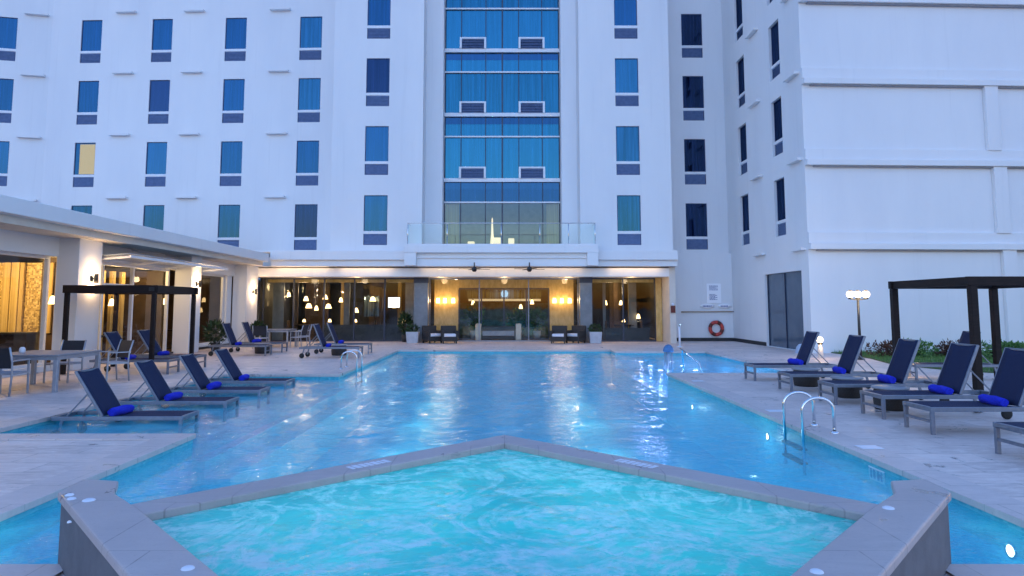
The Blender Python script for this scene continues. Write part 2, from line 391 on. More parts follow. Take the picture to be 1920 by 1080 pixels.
m = fill([[(DX[0], DY[0]), (DX[1], DY[0]), (DX[1], DY[1]), (DX[0], DY[1])], HOLE], 0)
tag(m.build('pool_deck', M['deck'], recalc=False), kind='structure')
m = MB()
for a, b, c, d in ((-400, 400, -400, DY[0]), (-400, 400, DY[1], 400), (-400, DX[0], *DY), (DX[1], 400, *DY)):
    m.quad((a, c, 0), (b, c, 0), (b, d, 0), (a, d, 0))
tag(m.build('ground', M['ground']), kind='structure')
m = MB(); O = offset(POOL, .36); I = offset(POOL, -.03); n = len(POOL)
for i in range(n):
    j = (i + 1) % n
    if i == 0:
        for x0, x1 in ((-PX - .36, -2.82), (2.82, PX + .36)):
            m.quad((x0, 4.26, .018), (x1, 4.26, .018), (x1, 4.65, .018), (x0, 4.65, .018)); m.quad((x0, 4.65, -.045), (x1, 4.65, -.045), (x1, 4.65, .018), (x0, 4.65, .018))
        continue
    m.quad((*I[i], .018), (*I[j], .018), (*O[j], .018), (*O[i], .018))
    m.quad((*I[i], -.045), (*I[j], -.045), (*I[j], .018), (*I[i], .018))
    m.quad((*O[i], .018), (*O[j], .018), (*O[j], .001), (*O[i], .001))
    m.quad((*I[i], -.045), (*I[j], -.045), (*POOL[j], -.045), (*POOL[i], -.045))
tag(m.build('pool_coping', M['coping'], bevel=.006), kind='structure')
# shell
DEEP, SH, BAY, WZ = -1.25, -.34, -.62, -.095
m = MB(); bnd = MB()
for i in range(n):
    j = (i + 1) % n
    bnd.quad((*POOL[i], -.30), (*POOL[j], -.30), (*POOL[j], -.045), (*POOL[i], -.045))
    m.quad((*POOL[i], DEEP), (*POOL[j], DEEP), (*POOL[j], -.30), (*POOL[i], -.30))
m.quad((-PX, 4.62, DEEP), (PX, 4.62, DEEP), (PX, 26.6, DEEP), (-PX, 26.6, DEEP))
m.box(PX - .02, 7.5, 17.5, 25.7, DEEP, BAY)
tag(m.build('pool_basin', M['mosaic']), kind='structure')
tag(bnd.build('pool_waterline_tiles', M['band']), kind='structure')
m = MB(); m.box(-7.0, -3.95, 9.22, 17.2, DEEP + .01, SH); m.box(-3.95, -3.6, 9.22, 17.2, DEEP + .01, SH - .22)
tag(m.build('sun_shelf', M['shelf']), kind='structure')
m = MB(); m.box(-4.10, -3.93, 9.24, 17.18, SH + .001, SH + .012)
m.box(PX - .03, PX + .16, 17.52, 25.68, BAY + .002, BAY + .014)
tag(m.build('step_nosing', M['nosing']), kind='structure')
WAT = [(-PX, 4.62), (-2.9, 4.62), (-2.92, 5.0), (-2.70, 4.9), (-2.5, 4.50), (0, 6.72), (2.5, 4.50), (2.70, 4.9), (2.92, 5.0), (2.9, 4.62), (PX, 4.62)] + POOL[2:]
rw = random.Random(21); WV = []
for k in range(26):
    lam = .28 * (3.2 ** rw.random()); th = rw.gauss(PI_ / 2, .9); WV.append((2 * PI_ / lam * math.cos(th), 2 * PI_ / lam * math.sin(th), rw.random() * 6.28, .0021 * lam ** .75))
def wave(x, y): return sum(am * math.sin(kx * x + ky * y + ph) for kx, ky, ph, am in WV)
m = MB(); CS = .075; OUT = offset(POOL, .07); vg = {}
SPAIN = [(-2.5, 4.40), (0, 6.62), (2.5, 4.40), (2.8, 4.7), (2.75, 4.3), (-2.75, 4.3), (-2.8, 4.7)]
def wv(i, j):
    if (i, j) not in vg: vg[(i, j)] = m.b.verts.new((i * CS, j * CS, WZ + wave(i * CS, j * CS)))
    return vg[(i, j)]
for i in range(int(-7.2 / CS), int(7.7 / CS)):
    for j in range(int(4.5 / CS), int(26.8 / CS)):
        x, y = (i + .5) * CS, (j + .5) * CS
        if not inside(x, y, OUT) or inside(x, y, SPAIN) or (y < 4.60 and abs(x) < 2.86): continue
        f = m.b.faces.new((wv(i, j), wv(i + 1, j), wv(i + 1, j + 1), wv(i, j + 1))); f.smooth = True
tag(m.build('pool_water', M['water'], weld=False, recalc=False), kind='structure')

# lawn
LAWN = [(11.9, 25.2), (11.9, 22.5), (11.35, 20.3), (11.8, 18.2), (13.2, 17.0), (30, 16.6), (30, 25.6)]
m = MB(); m.prism(LAWN, .001, .03)
tag(m.build('lawn_bed', M['soil']), kind='structure')
m = MB()
rg = random.Random(3)
for k in range(15000):
    x, y = 11.3 + 10.5 * rg.random() ** 1.2, 16.7 + 8.6 * rg.random()
    if not inside(x, y, LAWN): continue
    a = rg.random() * 6.28; h = .05 + .09 * rg.random(); wd = .012
    dx, dy = math.cos(a) * wd, math.sin(a) * wd; lx, ly = rg.uniform(-.04, .04), rg.uniform(-.04, .04)
    m.b.faces.new([m.b.verts.new(q) for q in ((x - dx, y - dy, .03), (x + dx, y + dy, .03), (x + lx, y + ly, .03 + h))])
tag(m.build('grass', M['grass'], weld=False, recalc=False), 'short green grass on the lawn before the right white wall', 'grass', kind='stuff')

# ================================================================== HOTEL BUILDING
TOPS = [6.85, 10.14, 13.43, 16.72]
GB, GH = 1.68, 2.33                                   # glass height, whole opening height
def window(parent, pt, a, b, top, kind='pane', d=.09, lit=False):
    bot = top - GH; gb = top - GB
    fr = MB(); t = .032
    def slab(mb, u0, u1, z0, z1, d0, d1):
        c = [pt(u, z, q) for q in (d0, d1) for z in (z0, z1) for u in (u0, u1)]
        for f in ((0, 1, 3, 2), (4, 6, 7, 5), (0, 4, 5, 1), (2, 3, 7, 6), (0, 2, 6, 4), (1, 5, 7, 3)): mb.quad(*[c[i] for i in f])
    slab(fr, a, a + t, bot, top, d - .05, d); slab(fr, b - t, b, bot, top, d - .05, d)
    slab(fr, a + t, b - t, top - t, top, d - .05, d); slab(fr, a + t, b - t, bot, bot + .03, d - .05, d)
    f = fr.build('window', M['navyframe'], parent)
    tb_ = MB(); slab(tb_, a, b, gb - .13, gb, d - .088, d); tb_.build('transom', M['trim'], f)
    g = MB(); g.quad(pt(a + t, gb, d - .03), pt(b - t, gb, d - .03), pt(b - t, top - t, d - .03), pt(a + t, top - t, d - .03))
    g.build('pane', M[kind], f)
    if lit:
        c = MB(); u0, u1 = a + t + .22, b - t
        for k in range(12):
            ua, ub = u0 + (u1 - u0) * k / 12, u0 + (u1 - u0) * (k + 1) / 12
            c.quad(pt(ua, gb + .03, d - .035 - .006 * (k % 2)), pt(ub, gb + .03, d - .035 - .006 * ((k + 1) % 2)), pt(ub, top - t - .05, d - .035 - .006 * ((k + 1) % 2)), pt(ua, top - t - .05, d - .035 - .006 * (k % 2)))
        c.build('curtain', M['curtainlit'], f)
    gr = MB(); nz = 7; gr.quad(pt(a, bot, d), pt(b, bot, d), pt(b, top, d), pt(a, top, d))
    for k in range(nz):
        z0 = bot + .03 + (gb - .13 - bot - .03) * k / nz; z1 = bot + .03 + (gb - .13 - bot - .03) * (k + 1) / nz
        gr.quad(pt(a + t, z0, d - .07), pt(b - t, z0, d - .07), pt(b - t, z1, d - .02), pt(a + t, z1, d - .02))
    gr.build('grille', M['grille'], f)
def ledges(parent, pt, items, proj=.22, nm='ledge'):
    for u0, u1, z in items:
        l = MB(); c = [pt(u, zz, q) for q in (-.002, -proj) for zz in (z - .09, z) for u in (u0, u1)]
        for f in ((0, 1, 3, 2), (4, 6, 7, 5), (0, 4, 5, 1), (2, 3, 7, 6), (0, 2, 6, 4), (1, 5, 7, 3)): l.quad(*[c[i] for i in f])
        l.build(nm, M['white2'], parent)

hotel = tag(empty('hotel_building', (0, 34, 0)), 'tall white hotel block with rows of blue windows and a central glass bay', 'building')
H0 = Vector((0, 34, 0))
class HB(MB):
    def build(s, *a, **k):
        for v in s.b.verts: v.co -= s.org
        return MB.build(s, *a, **k)
# every building's root sits at its base; parts are modelled in world metres and shifted to the root
def rooted(root):
    off = root.location.copy()
    def fix():
        for o in list(root.children):
            o.matrix_parent_inverse = Matrix.Translation(-off)
    return fix
ZT = 24.0
# left facade, turning very slightly away
LA, LB = (-23.9, 34.85), (-8.1, 34.25)
m = MB(); Ls = (Vector(LB) - Vector(LA)).length
cols = [(-22.28, 1.10), (-18.48, 1.08), (-14.58, 1.12), (-10.64, 1.16)]
hl = []
for x, wd in cols:
    u = (x - LA[0]) * Ls / (LB[0] - LA[0])
    for t in TOPS: hl.append((u, u + wd, t - GH, t))
pt = m.wall(LA, LB, 3.0, ZT, hl)
m.build('wall', M['white'], hotel)
kinds = {(0, 1): 'pane', (1, 2): 'pane_dark', (3, 0): 'pane_dark', (1, 1): 'pane', (3, 3): 'pane_light', (3, 2): 'pane_light', (2, 2): 'pane'}
for i in range(4):
    for j in range(4):
        u, u1, z0, z1 = hl[i * 4 + j]
        window(hotel, pt, u, u1, z1, kinds.get((i, j), 'pane'), lit=(i == 0 and j == 1))
its = []
for t in TOPS:
    for x in (-20.4, -16.75, -12.2): 
        u = (x - LA[0]) * Ls / (LB[0] - LA[0]); its.append((u, u + 1.05, t + .42))
ledges(hotel, pt, its)
# far left part, turned towards the pool
FA, FB = (-34.0, 32.6), (-23.9, 34.85)
m = MB(); Lf = (Vector(FB) - Vector(FA)).length
hf = [(Lf - 2.75, Lf - 1.6, t - GH, t) for t in TOPS]
pt2 = m.wall(FA, FB, 3.0, ZT, hf); m.build('wall', M['white'], hotel)
for u, u1, z0, z1 in hf: window(hotel, pt2, u, u1, z1, 'pane')
ledges(hotel, pt2, [(Lf - 1.25, Lf - .15, t + .30) for t in TOPS])
# tower piers
for sx0, sx1, wx, kd in ((-8.1, -3.84, -6.55, ['pane', 'pane', 'pane_dark', 'pane']), (3.52, 7.8, 5.24, ['pane_light', 'pane_light', 'pane_light', 'pane'])):
    m = MB(); hp = [(wx - sx0, wx - sx0 + 1.1, t - GH, t) for t in TOPS]
    p3 = m.wall((sx0, 31.5), (sx1, 31.5), 3.5, ZT, hp)
    if sx0 < 0:
        m.wall((sx0, 34.25), (sx0, 31.5), 3.5, ZT); m.wall((-3.84, 31.5), (-3.80, 32.35), 3.5, ZT); m.wall((-3.80, 32.35), (-3.0, 32.6), 3.5, ZT); m.wall((-3.0, 32.6), (-2.98, 33.32), 3.5, ZT)
    else:
        m.wall((2.74, 33.32), (2.76, 32.6), 3.5, ZT); m.wall((2.76, 32.6), (3.48, 32.35), 3.5, ZT); m.wall((3.48, 32.35), (3.52, 31.5), 3.5, ZT); m.wall((7.8, 31.5), (7.8, 34.0), 3.5, ZT)
    m.build('tower_pier', M['white'], hotel)
    for k, (u, u1, z0, z1) in enumerate(hp): window(hotel, p3, u, u1, z1, kd[k])
# recess beside the tower
m = MB(); hr = [(9.10 - 7.8, 10.17 - 7.8, t - GH, t) for t in TOPS]
p4 = m.wall((7.8, 34.0), (11.2, 34.0), 3.0, ZT, hr); m.build('wall', M['white'], hotel)
for k, (u, u1, z0, z1) in enumerate(hr): window(hotel, p4, u, u1, z1, ['pane_dark', 'pane_dark', 'pane_dark', 'pane_dark'][k])
# roof slab closing the block
m = MB(); m.prism([(-34, 32.6), (-23.9, 34.85), (-8.1, 34.25), (-8.1, 31.5), (-3.84, 31.5), (-2.98, 33.32), (2.74, 33.32), (3.52, 31.5), (7.8, 31.5), (7.8, 34), (11.2, 34), (11.2, 48), (-34, 48)], ZT, ZT + .3)
m.build('roof', M['white2'], hotel)
m = MB(); m.wall((11.2, 48), (-34, 48), 0, ZT); m.build('rear_wall', M['white'], hotel); m = MB(); m.wall((-34, 48), (-34, 32.6), 0, ZT); m.build('rear_wall', M['white'], hotel)
# curtain wall, storey by storey
CX0, CX1, CY = -2.98, 2.74, 33.32
SLABS = [4.55, 7.88, 11.17, 14.46, 17.75, 21.04]
MUL = [-2.16, -.94, -.11, .71, 1.88]
for k, (z0, z1) in enumerate(zip(SLABS, SLABS[1:])):
    s = MB(); s.box(CX0, CX1, CY - .16, CY + .1, z1 - .09, z1 + .09); s.build('slab_edge', M['trim'], hotel)
    b0, b1 = z0 + .09, z1 - .09; tr = z1 - 1.10
    f = MB()
    for i, x in enumerate([CX0 + .03] + MUL + [CX1 - .03]): wd = .036 if i == 3 else .02; f.box(x - wd, x + wd, CY - .07, CY + .05, b0, tr - .035); f.box(x - wd, x + wd, CY - .07, CY + .05, tr + .035, b1)
    cwf = f.build('curtain_wall', M['mull'], hotel)
    t = MB(); t.box(CX0, CX1, CY - .11, CY + .05, tr - .035, tr + .035); t.build('transom', M['trim'], cwf)
    g = MB(); g.quad((CX0, CY, b0), (CX1, CY, b0), (CX1, CY, tr - .03), (CX0, CY, tr - .03)); g.build('glazing', M['loungeglass'] if k == 0 else M['cw'], cwf)
    g = MB(); g.quad((CX0, CY, tr + .03), (CX1, CY, tr + .03), (CX1, CY, z1 - .45), (CX0, CY, z1 - .45)); g.build('upper_glazing', M['cw'] if k else M['spandrel'], cwf)
    g = MB(); g.quad((CX0, CY - .01, z1 - .45), (CX1, CY - .01, z1 - .45), (CX1, CY - .01, b1), (CX0, CY - .01, b1)); g.build('spandrel', M['spandrel'], cwf)
    if k:
        for x0, x1 in ((-2.24, -.92), (.70, 2.0)):
            a = MB(); y0, y1 = CY - .24, CY - .08; zt = b0 + .56
            a.box(x0, x1, y0, y1, zt - .08, zt); a.box(x0, x0 + .1, y0, y1, b0, zt - .08); a.box(x1 - .1, x1, y0, y1, b0, zt - .08)
            ab = a.build('air_unit_surround', M['trim'], cwf)
            gq = MB()
            for q in range(6):
                za, zb = b0 + (zt - .08 - b0) * q / 6, b0 + (zt - .08 - b0) * (q + 1) / 6
                gq.quad((x0 + .1, CY - .20, za), (x1 - .1, CY - .20, za), (x1 - .1, CY - .12, zb), (x0 + .1, CY - .12, zb))
            gq.build('air_unit_grille', M['grille'], cwf)
# first-floor lounge behind the curtain wall
m = MB(); m.quad((CX0, 37, 4.55), (CX1, 37, 4.55), (CX1, 37, 7.8), (CX0, 37, 7.8)); m.quad((CX0, CY, 7.78), (CX1, CY, 7.78), (CX1, 37, 7.78), (CX0, 37, 7.78))
m.quad((CX0, CY + .05, 4.55), (CX0, 37, 4.55), (CX0, 37, 7.8), (CX0, CY + .05, 7.8)); m.quad((CX1, CY + .05, 4.55), (CX1, 37, 4.55), (CX1, 37, 7.8), (CX1, CY + .05, 7.8))
m.quad((CX0, CY + .05, 4.56), (CX1, CY + .05, 4.56), (CX1, 37, 4.56), (CX0, 37, 4.56))
m.build('lounge_wall', mat('lounge_paint', (.16, .24, .30), (.22, .30, .36), .6, 2), hotel)
for x0, x1 in ((CX0 + .06, CX0 + .72), (CX1 - .66, CX1 - .06)):
    m = MB()
    for k in range(10): m.box(x0 + (x1 - x0) * k / 10, x0 + (x1 - x0) * (k + .8) / 10, CY + .2, CY + .26 + .03 * (k % 2), 4.6, 7.0)
    m.build('curtain', M['goldcurtain'], hotel)
rooted(hotel)()

# ------------------------------------------------------------------ right wing
wing = tag(empty('hotel_wing', (11.2, 25.1, 0)), 'white wing at the right with plain banded front and narrow side windows', 'building')
m = MB(); WX = 11.2; Y0, Y1 = 25.1, 34.0; Lw = Y1 - Y0
# side face looks to -X : direction from far to near so that the normal points to -X
hw = []
for ya, yb in ((31.05, 32.15), (27.0, 28.05)):
    for t in [6.87, 10.2, 13.45, 16.75]: hw.append((Y1 - yb, Y1 - ya, t - GH, t))
DOOR = (Y1 - 29.4, Y1 - 25.75, .02, 3.05)
p5 = m.wall((WX, Y1), (WX, Y0), 0, ZT, hw + [DOOR], d=.16)
WR = (27.0, 25.75)
m.wall((WX, Y0), WR, 0, ZT)
m.wall(WR, (27.0, 48.0), 0, ZT); m.wall((27.0, 48.0), (WX, 48.0), 0, ZT)
m.build('wall', M['white'], wing)
for u, u1, z0, z1 in hw: window(wing, p5, u, u1, z1, 'pane_dark', d=.16)
its = []
for t in [3.47, 6.87, 10.2, 13.45, 16.75]:
    its += [(Y1 - 30.3, Y1 - 29.2, t + .52), (Y1 - 26.3, Y1 - 25.25, t + .40)]
ledges(wing, p5, its, .2)
d = MB(); d.quad(p5(DOOR[0], .02, .14), p5(DOOR[1], .02, .14), p5(DOOR[1], 3.05, .14), p5(DOOR[0], 3.05, .14))
dg = d.build('glass_screen', M['gateglass'], wing)
f = MB()
for u in (DOOR[0] + .03, (DOOR[0] + DOOR[1]) / 2, DOOR[1] - .03): f.bar(p5(u, .02, .12), p5(u, 3.03, .12), .05, .05, (0, 1, 0))
f.build('screen_frame', M['mull'], dg)
un = (Vector(WR) - Vector((WX, Y0))).normalized(); nn = Vector((un.y, -un.x))
def fpt(a, q=0): return (WX + un.x * a + nn.x * q, Y0 + un.y * a + nn.y * q)
for z in (3.78, 6.92, 10.02, 13.22, 16.4):
    s = MB(); s.prism([fpt(-.0, .003), fpt(-.0, .22), fpt(15.8, .22), fpt(15.8, .003)][::-1], z, z + .22)
    s.prism([fpt(-.0, .003), fpt(-.0, .10), fpt(15.8, .10), fpt(15.8, .003)][::-1], z + .222, z + .64)
    sc_ = s.build('string_course', M['white2'], wing, bevel=.012)
    s = MB(); s.prism([fpt(.30, .004), fpt(.30, .12), fpt(15.8, .12), fpt(15.8, .004)][::-1], z - .05, z - .003); s.build('painted_shadow_line', M['shadowgrey'], sc_)  # strip painting the shadow line below the course, no real gap
for a0, zs in ((7.0, ((7.54, 10.02),)), (7.15, ((4.40, 6.92),)), (7.3, ((.15, 3.78),))):
    for z0, z1 in zs:
        s = MB(); s.prism([fpt(a0, .003), fpt(a0, .16), fpt(a0 + .52, .16), fpt(a0 + .52, .003)][::-1], z0, z1); s.build('pilaster', M['white2'], wing, bevel=.01)
s = MB(); s.prism([(WX - .03, 34.0), (WX - .03, 29.45), (WX - .003, 29.45), (WX - .003, 34.0)], .004, .16)
s.build('plinth', M['plinth'], wing)
s = MB(); s.prism([(WX, Y0), (27, 25.75), (27, 48), (WX, 48)], ZT, ZT + .3); s.build('roof', M['white2'], wing)
rooted(wing)()

# ------------------------------------------------------------------ lobby podium and porch
lob = tag(empty('poolside_lobby', (0, 33, 0)), 'low glazed lobby with gold-lit interior and a deep porch under the hotel tower', 'building')
m = MB(); XL, XR = -10.68, 7.9
for x0, x1 in ((XL, -4.5), (4.22, XR)):
    m.box(x0, x1, 31.0, 31.5, 3.80, 4.20); m.box(x0, x1, 31.16, 31.5, 3.52, 3.80)
m.box(XL - 1.2, XR, 31.62, 32.1, 3.06, 3.46)
m.build('fascia', M['white2'], lob, bevel=.01)
m = MB(); m.box(XL - 1.3, XR, 31.05, 34.2, 4.16, 4.24); m.box(-4.5, 4.22, 30.65, 31.5, 4.44, 4.50); m.build('roof', M['white2'], lob)
m = MB()
m.box(-4.5, 4.22, 30.6, 31.5, 4.10, 4.44); m.box(-4.5, -3.98, 30.6, 31.6, 3.52, 4.10); m.box(3.72, 4.22, 30.6, 31.6, 3.52, 4.10)
m.box(-3.98, 3.72, 30.8, 31.55, 3.50, 4.10); m.box(-3.98, 3.72, 30.72, 30.8, 3.86, 3.92)
m.build('porch_beam', M['white2'], lob, bevel=.01)
m = MB(); m.box(XL - 1.2, XR, 31.5, 33.6, 3.5, 3.54); m.box(XL - 1.2, XR, 32.1, 33.4, 3.06, 3.12); m.build('porch_soffit', M['cream'], lob)
for x0, x1 in ((-4.30, -3.64), (3.58, 4.16)):
    m = MB(); m.box(x0, x1, 32.5, 33.1, .02, 3.06); c = m.build('pillar', M['pillar'], lob, bevel=.01)
    m = MB(); m.box(x0 - .02, x1 + .02, 32.48, 33.12, 2.80, 3.055); m.build('pillar_cap', M['mull'], c)
m = MB(); m.box(7.62, 7.9, 31.6, 34.0, 0, 3.5); m.build('end_wall', M['cream'], lob)
m = MB(); m.box(7.32, 7.60, 33.1, 33.3, .02, 3.06); m.build('gold_jamb', M['gold'], lob)
# wall with the life ring
m = MB(); m.box(7.9, WX - .005, 33.6, 34.2, .16, 4.30); m.build('side_wall', M['white'], lob)
m = MB(); m.box(7.9, WX - .04, 33.55, 33.62, .004, .16); m.build('plinth', M['plinth'], lob)
# glazing bays
def glazed(x0, x1, y, z1, bays, parent, g='glass', fm='mull', t=.035):
    f = MB()
    for k in range(bays + 1):
        x = x0 + (x1 - x0) * k / bays; f.box(x - t, x + t, y - .05, y + .05, .06, z1 - .06)
    f.box(x0, x1, y - .05, y + .05, z1 - .06, z1); f.box(x0, x1, y - .05, y + .05, .0, .06)
    o = f.build('glazed_screen', M[fm], parent)
    q = MB(); q.quad((x0, y, .05), (x1, y, .05), (x1, y, z1), (x0, y, z1)); q.build('glazing', M[g], o)
    return o
glazed(-11.7, -4.34, 33.25, 3.06, 5, lob, 'tglass'); glazed(4.18, 7.32, 33.25, 3.06, 2, lob, 'tglass')
glazed(-3.62, 3.56, 33.25, 3.06, 3, lob, 'glass', 'alu', .022)
glazed(-2.34, 2.28, 35.2, 2.62, 4, lob, 'tglass')
# interior shell
m = MB(); YB = 41
m.quad((-11.9, YB, 0), (7.9, YB, 0), (7.9, YB, 3.2), (-11.9, YB, 3.2)); m.quad((-11.9, 33.3, 0), (-11.9, YB, 0), (-11.9, YB, 3.2), (-11.9, 33.3, 3.2)); m.quad((7.9, 33.7, 0), (7.9, YB, 0), (7.9, YB, 3.2), (7.9, 33.7, 3.2))
m.build('inner_wall', M['darkin'], lob)
m = MB(); m.quad((-11.9, 33.3, 3.07), (7.6, 33.3, 3.07), (7.6, YB, 3.07), (-11.9, YB, 3.07)); m.build('inner_ceiling', M['darkin'], lob)
m = MB(); m.quad((-11.9, 33.3, .012), (7.6, 33.3, .012), (7.6, YB, .012), (-11.9, YB, .012)); m.build('inner_floor', M['infloor'], lob)
for x0, x1 in ((-3.6, -2.36), (2.30, 3.54)):
    m = MB(); m.box(x0, x1, 35.15, 35.3, .02, 3.06); m.build('gold_wall', M['gold'], lob)
m = MB(); m.box(-2.36, 2.30, 35.12, 35.3, 2.64, 3.06); m.build('gold_lintel', M['gold'], lob)
for x0, x1, mt in ((-11.2, -9.9, 'brown'), (-9.2, -8.95, 'goldcurtain'), (-7.6, -6.7, 'brown'), (-6.0, -5.8, 'goldcurtain'), (4.5, 4.8, 'goldcurtain'), (5.9, 6.5, 'brown'), (6.95, 7.25, 'gold')):
    m = MB(); m.box(x0, x1, 38.5, 38.7, .02, 3.05); m.build('partition', M[mt], lob)
m = MB(); m.box(-11.6, -4.4, 33.5, 33.7, 2.86, 3.06); m.box(4.3, 7.3, 33.5, 33.7, 2.86, 3.06); m.build('gold_cornice', M['gold'], lob)
M['blueglass'] = mat_pane('blue_grey_panel', (.05, .075, .10), (.35, .5, .65), .25)
for x0, x1, y, z0, z1, mt in ((-11.6, -11.05, 34.3, .02, 2.95, 'pillar'), (-10.75, -10.55, 35.0, .02, 2.95, 'brown'), (-8.35, -8.05, 35.6, .02, 2.95, 'pillar'), (-7.55, -6.75, 36.9, 1.15, 2.25, 'blueglass'), (-6.55, -6.4, 36.0, .02, 2.95, 'brown'), (-5.1, -4.5, 35.2, .02, 2.95, 'pillar'),
                              (5.05, 5.2, 35.2, .02, 2.95, 'pillar'), (5.75, 5.95, 36.0, .02, 2.95, 'brown'), (6.45, 6.85, 35.6, .02, 2.95, 'pillar'), (-2.2, 2.1, 38.6, 2.12, 2.62, 'blueglass'), (-9.0, -4.55, 34.15, .02, .78, 'darkin'), (5.0, 7.2, 34.2, .02, .62, 'darkin')):
    m = MB(); m.box(x0, x1, y, y + .08, z0, z1); m.build('partition', M[mt], lob)
rs = random.Random(14)
for k in range(16):
    x = -11.2 + 18.2 * k / 15 + rs.uniform(-.3, .3); y = rs.uniform(33.9, 36.5)
    m = MB(); m.lathe([(0, 3.045), (.06, 3.045), (.07, 3.065)], (x, y, 0), 12); m.build('ceiling_spot', M['globe'], lob)
m = MB(); m.box(-2.0, 2.0, 38.0, 38.1, 1.98, 2.10); m.build('gold_beam', M['downlit'], lob)
m = MB(); m.box(-3.6, 3.5, 40.6, 40.7, .02, 1.9); m.build('green_wall', mat('green_planting', (.03, .08, .05), (.10, .20, .20), .7, 3), lob)
# balustrade
bal = MB(); bz = 4.5
for x in (-4.38, -2.6, -.15, 1.6, 2.9, 4.1): bal.tube([(x, 30.75, bz), (x, 30.75, bz + .92)], .02, 8)
bal.tube([(-4.42, 30.75, bz + .95), (4.14, 30.75, bz + .95)], .018, 8)
for x in (-4.38, 4.1): bal.tube([(x, 30.75, bz + .95), (x, 31.46, bz + .95)], .022, 8)
bo = bal.build('balustrade', M['chrome'], lob)
g = MB(); g.quad((-4.38, 30.75, bz + .04), (4.1, 30.75, bz + .04), (4.1, 30.75, bz + .90), (-4.38, 30.75, bz + .90))
for x in (-4.385, 4.095): g.quad((x, 30.76, bz + .04), (x, 31.46, bz + .04), (x, 31.46, bz + .90), (x, 30.76, bz + .90))
g.build('balustrade_glass', M['balglass'], bo)
rooted(lob)()

# ------------------------------------------------------------------ left restaurant pavilion
pav = tag(empty('restaurant_pavilion', (-12, 20, 0)), 'long low white pavilion on the left with warm windows and flat overhanging roof', 'building')
m = MB(); m.box(-26, -10.7, 4, 30.95, 3.70, 4.07); m.build('roof', M['white2'], pav, bevel=.02)
m = MB(); m.box(-26, -10.95, 4, 30.9, 3.52, 3.70); m.build('soffit', M['cream'], pav)
COLS = [(11.6, 12.5), (18.25, 19.3), (24.85, 25.7), (30.2, 31.6)]
for y0, y1 in COLS:
    m = MB(); m.box(-12.0, -11.4, y0, y1, .002, 3.52); m.build('column', M['white'], pav, bevel=.012)
for (a0, a1), (b0, b1) in zip(COLS, COLS[1:]):
    m = MB(); m.box(-12.3, -11.95, a1, b0, 3.02, 3.52)
    m.build('lintel', M['white'], pav)
m = MB(); m.box(-12.32, -12.0, 11.6, 33, 3.03, 3.53); m.build('wall_head', M['white'], pav)
def pglaz(y0, y1, z0, z1, ys, name='glazed_front', fm='trim'):
    f = MB()
    for y in [y0] + ys + [y1]: f.box(-12.26, -12.16, y - .045, y + .045, z0 + .07, z1 - .07)
    f.box(-12.26, -12.16, y0 - .045, y1 + .045, z0, z0 + .07); f.box(-12.26, -12.16, y0 - .045, y1 + .045, z1 - .07, z1)
    if ys and name == 'glass_doors': f.box(-12.25, -12.17, ys[0] + .045, ys[-1] - .045, 2.30, 2.40)
    o = f.build(name, M[fm], pav)
    q = MB(); q.quad((-12.21, y0, z0), (-12.21, y1, z0), (-12.21, y1, z1), (-12.21, y0, z1)); q.build('glazing', M['glass'], o)
pglaz(12.6, 18.2, .15, 3.02, [15.4]); pglaz(19.45, 24.75, .02, 3.02, [20.7, 22.4], 'glass_doors'); pglaz(26.6, 29.6, .15, 3.02, [])
for bx_ in ((-12.3, -12.05, 25.7, 26.5, .152, 3.03), (-12.3, -12.05, 29.66, 30.2, .152, 3.03), (-12.32, -12.0, 11, 18.25, 0, .15), (-12.32, -12.0, 25.7, 30.2, .002, .15)):
    m = MB(); m.box(*bx_); m.build('wall', M['white'], pav)
m = MB(); m.box(-11.99, -11.93, 19.3, 24.85, .003, .07); m.box(-11.99, -11.93, 25.7, 30.2, .003, .09); m.build('plinth', M['plinth'], pav)
# inner rooms
m = MB(); m.quad((-19, 4, .01), (-12.3, 4, .01), (-12.3, 33, .01), (-19, 33, .01)); m.build('inner_floor', M['infloor'], pav)
m = MB(); m.quad((-19, 4, 3.3), (-12.3, 4, 3.3), (-12.3, 33, 3.3), (-19, 33, 3.3)); m.build('inner_ceiling', M['brown'], pav)
m = MB(); m.quad((-18.5, 4, 0), (-18.5, 33, 0), (-18.5, 33, 3.3), (-18.5, 4, 3.3)); m.quad((-19, 33, 0), (-12.3, 33, 0), (-12.3, 33, 3.3), (-19, 33, 3.3)); m.quad((-12.3, 4, 0), (-12.3, 11.6, 0), (-12.3, 11.6, 3.3), (-12.3, 4, 3.3))
m.build('inner_wall', M['brown'], pav)
m = MB()
m.box(-16.4, -13.9, 20.5, 20.56, .02, 3.0)
m.build('gold_wall', M['goldmosaic'], pav)
m = MB()
for k in range(5): x = -15.0 + k * .13; m.box(x, x + .12, 20.40 - .03 * (k % 2), 20.46, .02, 3.0)
m.build('gold_curtain', M['goldcurtain'], pav)
m = MB(); m.box(-13.88, -12.35, 20.5, 20.6, .02, 3.2); m.build('partition', M['brown'], pav)
m = MB(); m.box(-15.2, -12.7, 25.4, 25.5, .02, 3.0); m.build('partition', M['brown'], pav)
for x0 in (-13.72, -13.36):
    m = MB(); m.box(x0, x0 + .2, 20.44, 20.49, .9, 3.0); m.build('gold_strip', M['goldcurtain'], pav)
m = MB(); m.box(-16.5, -13.2, 19.0, 19.5, .012, .92); m.build('bar_counter', M['darkwood'], pav)
m = MB(); m.box(-16.5, -13.15, 18.95, 19.55, .925, .97); m.build('counter_top', M['black'], pav)
for y0 in (27.0, 27.5):
    m = MB(); m.box(-14.3, -14.22, y0, y0 + .26, .02, 3.0); m.build('gold_strip', M['goldcurtain'], pav)
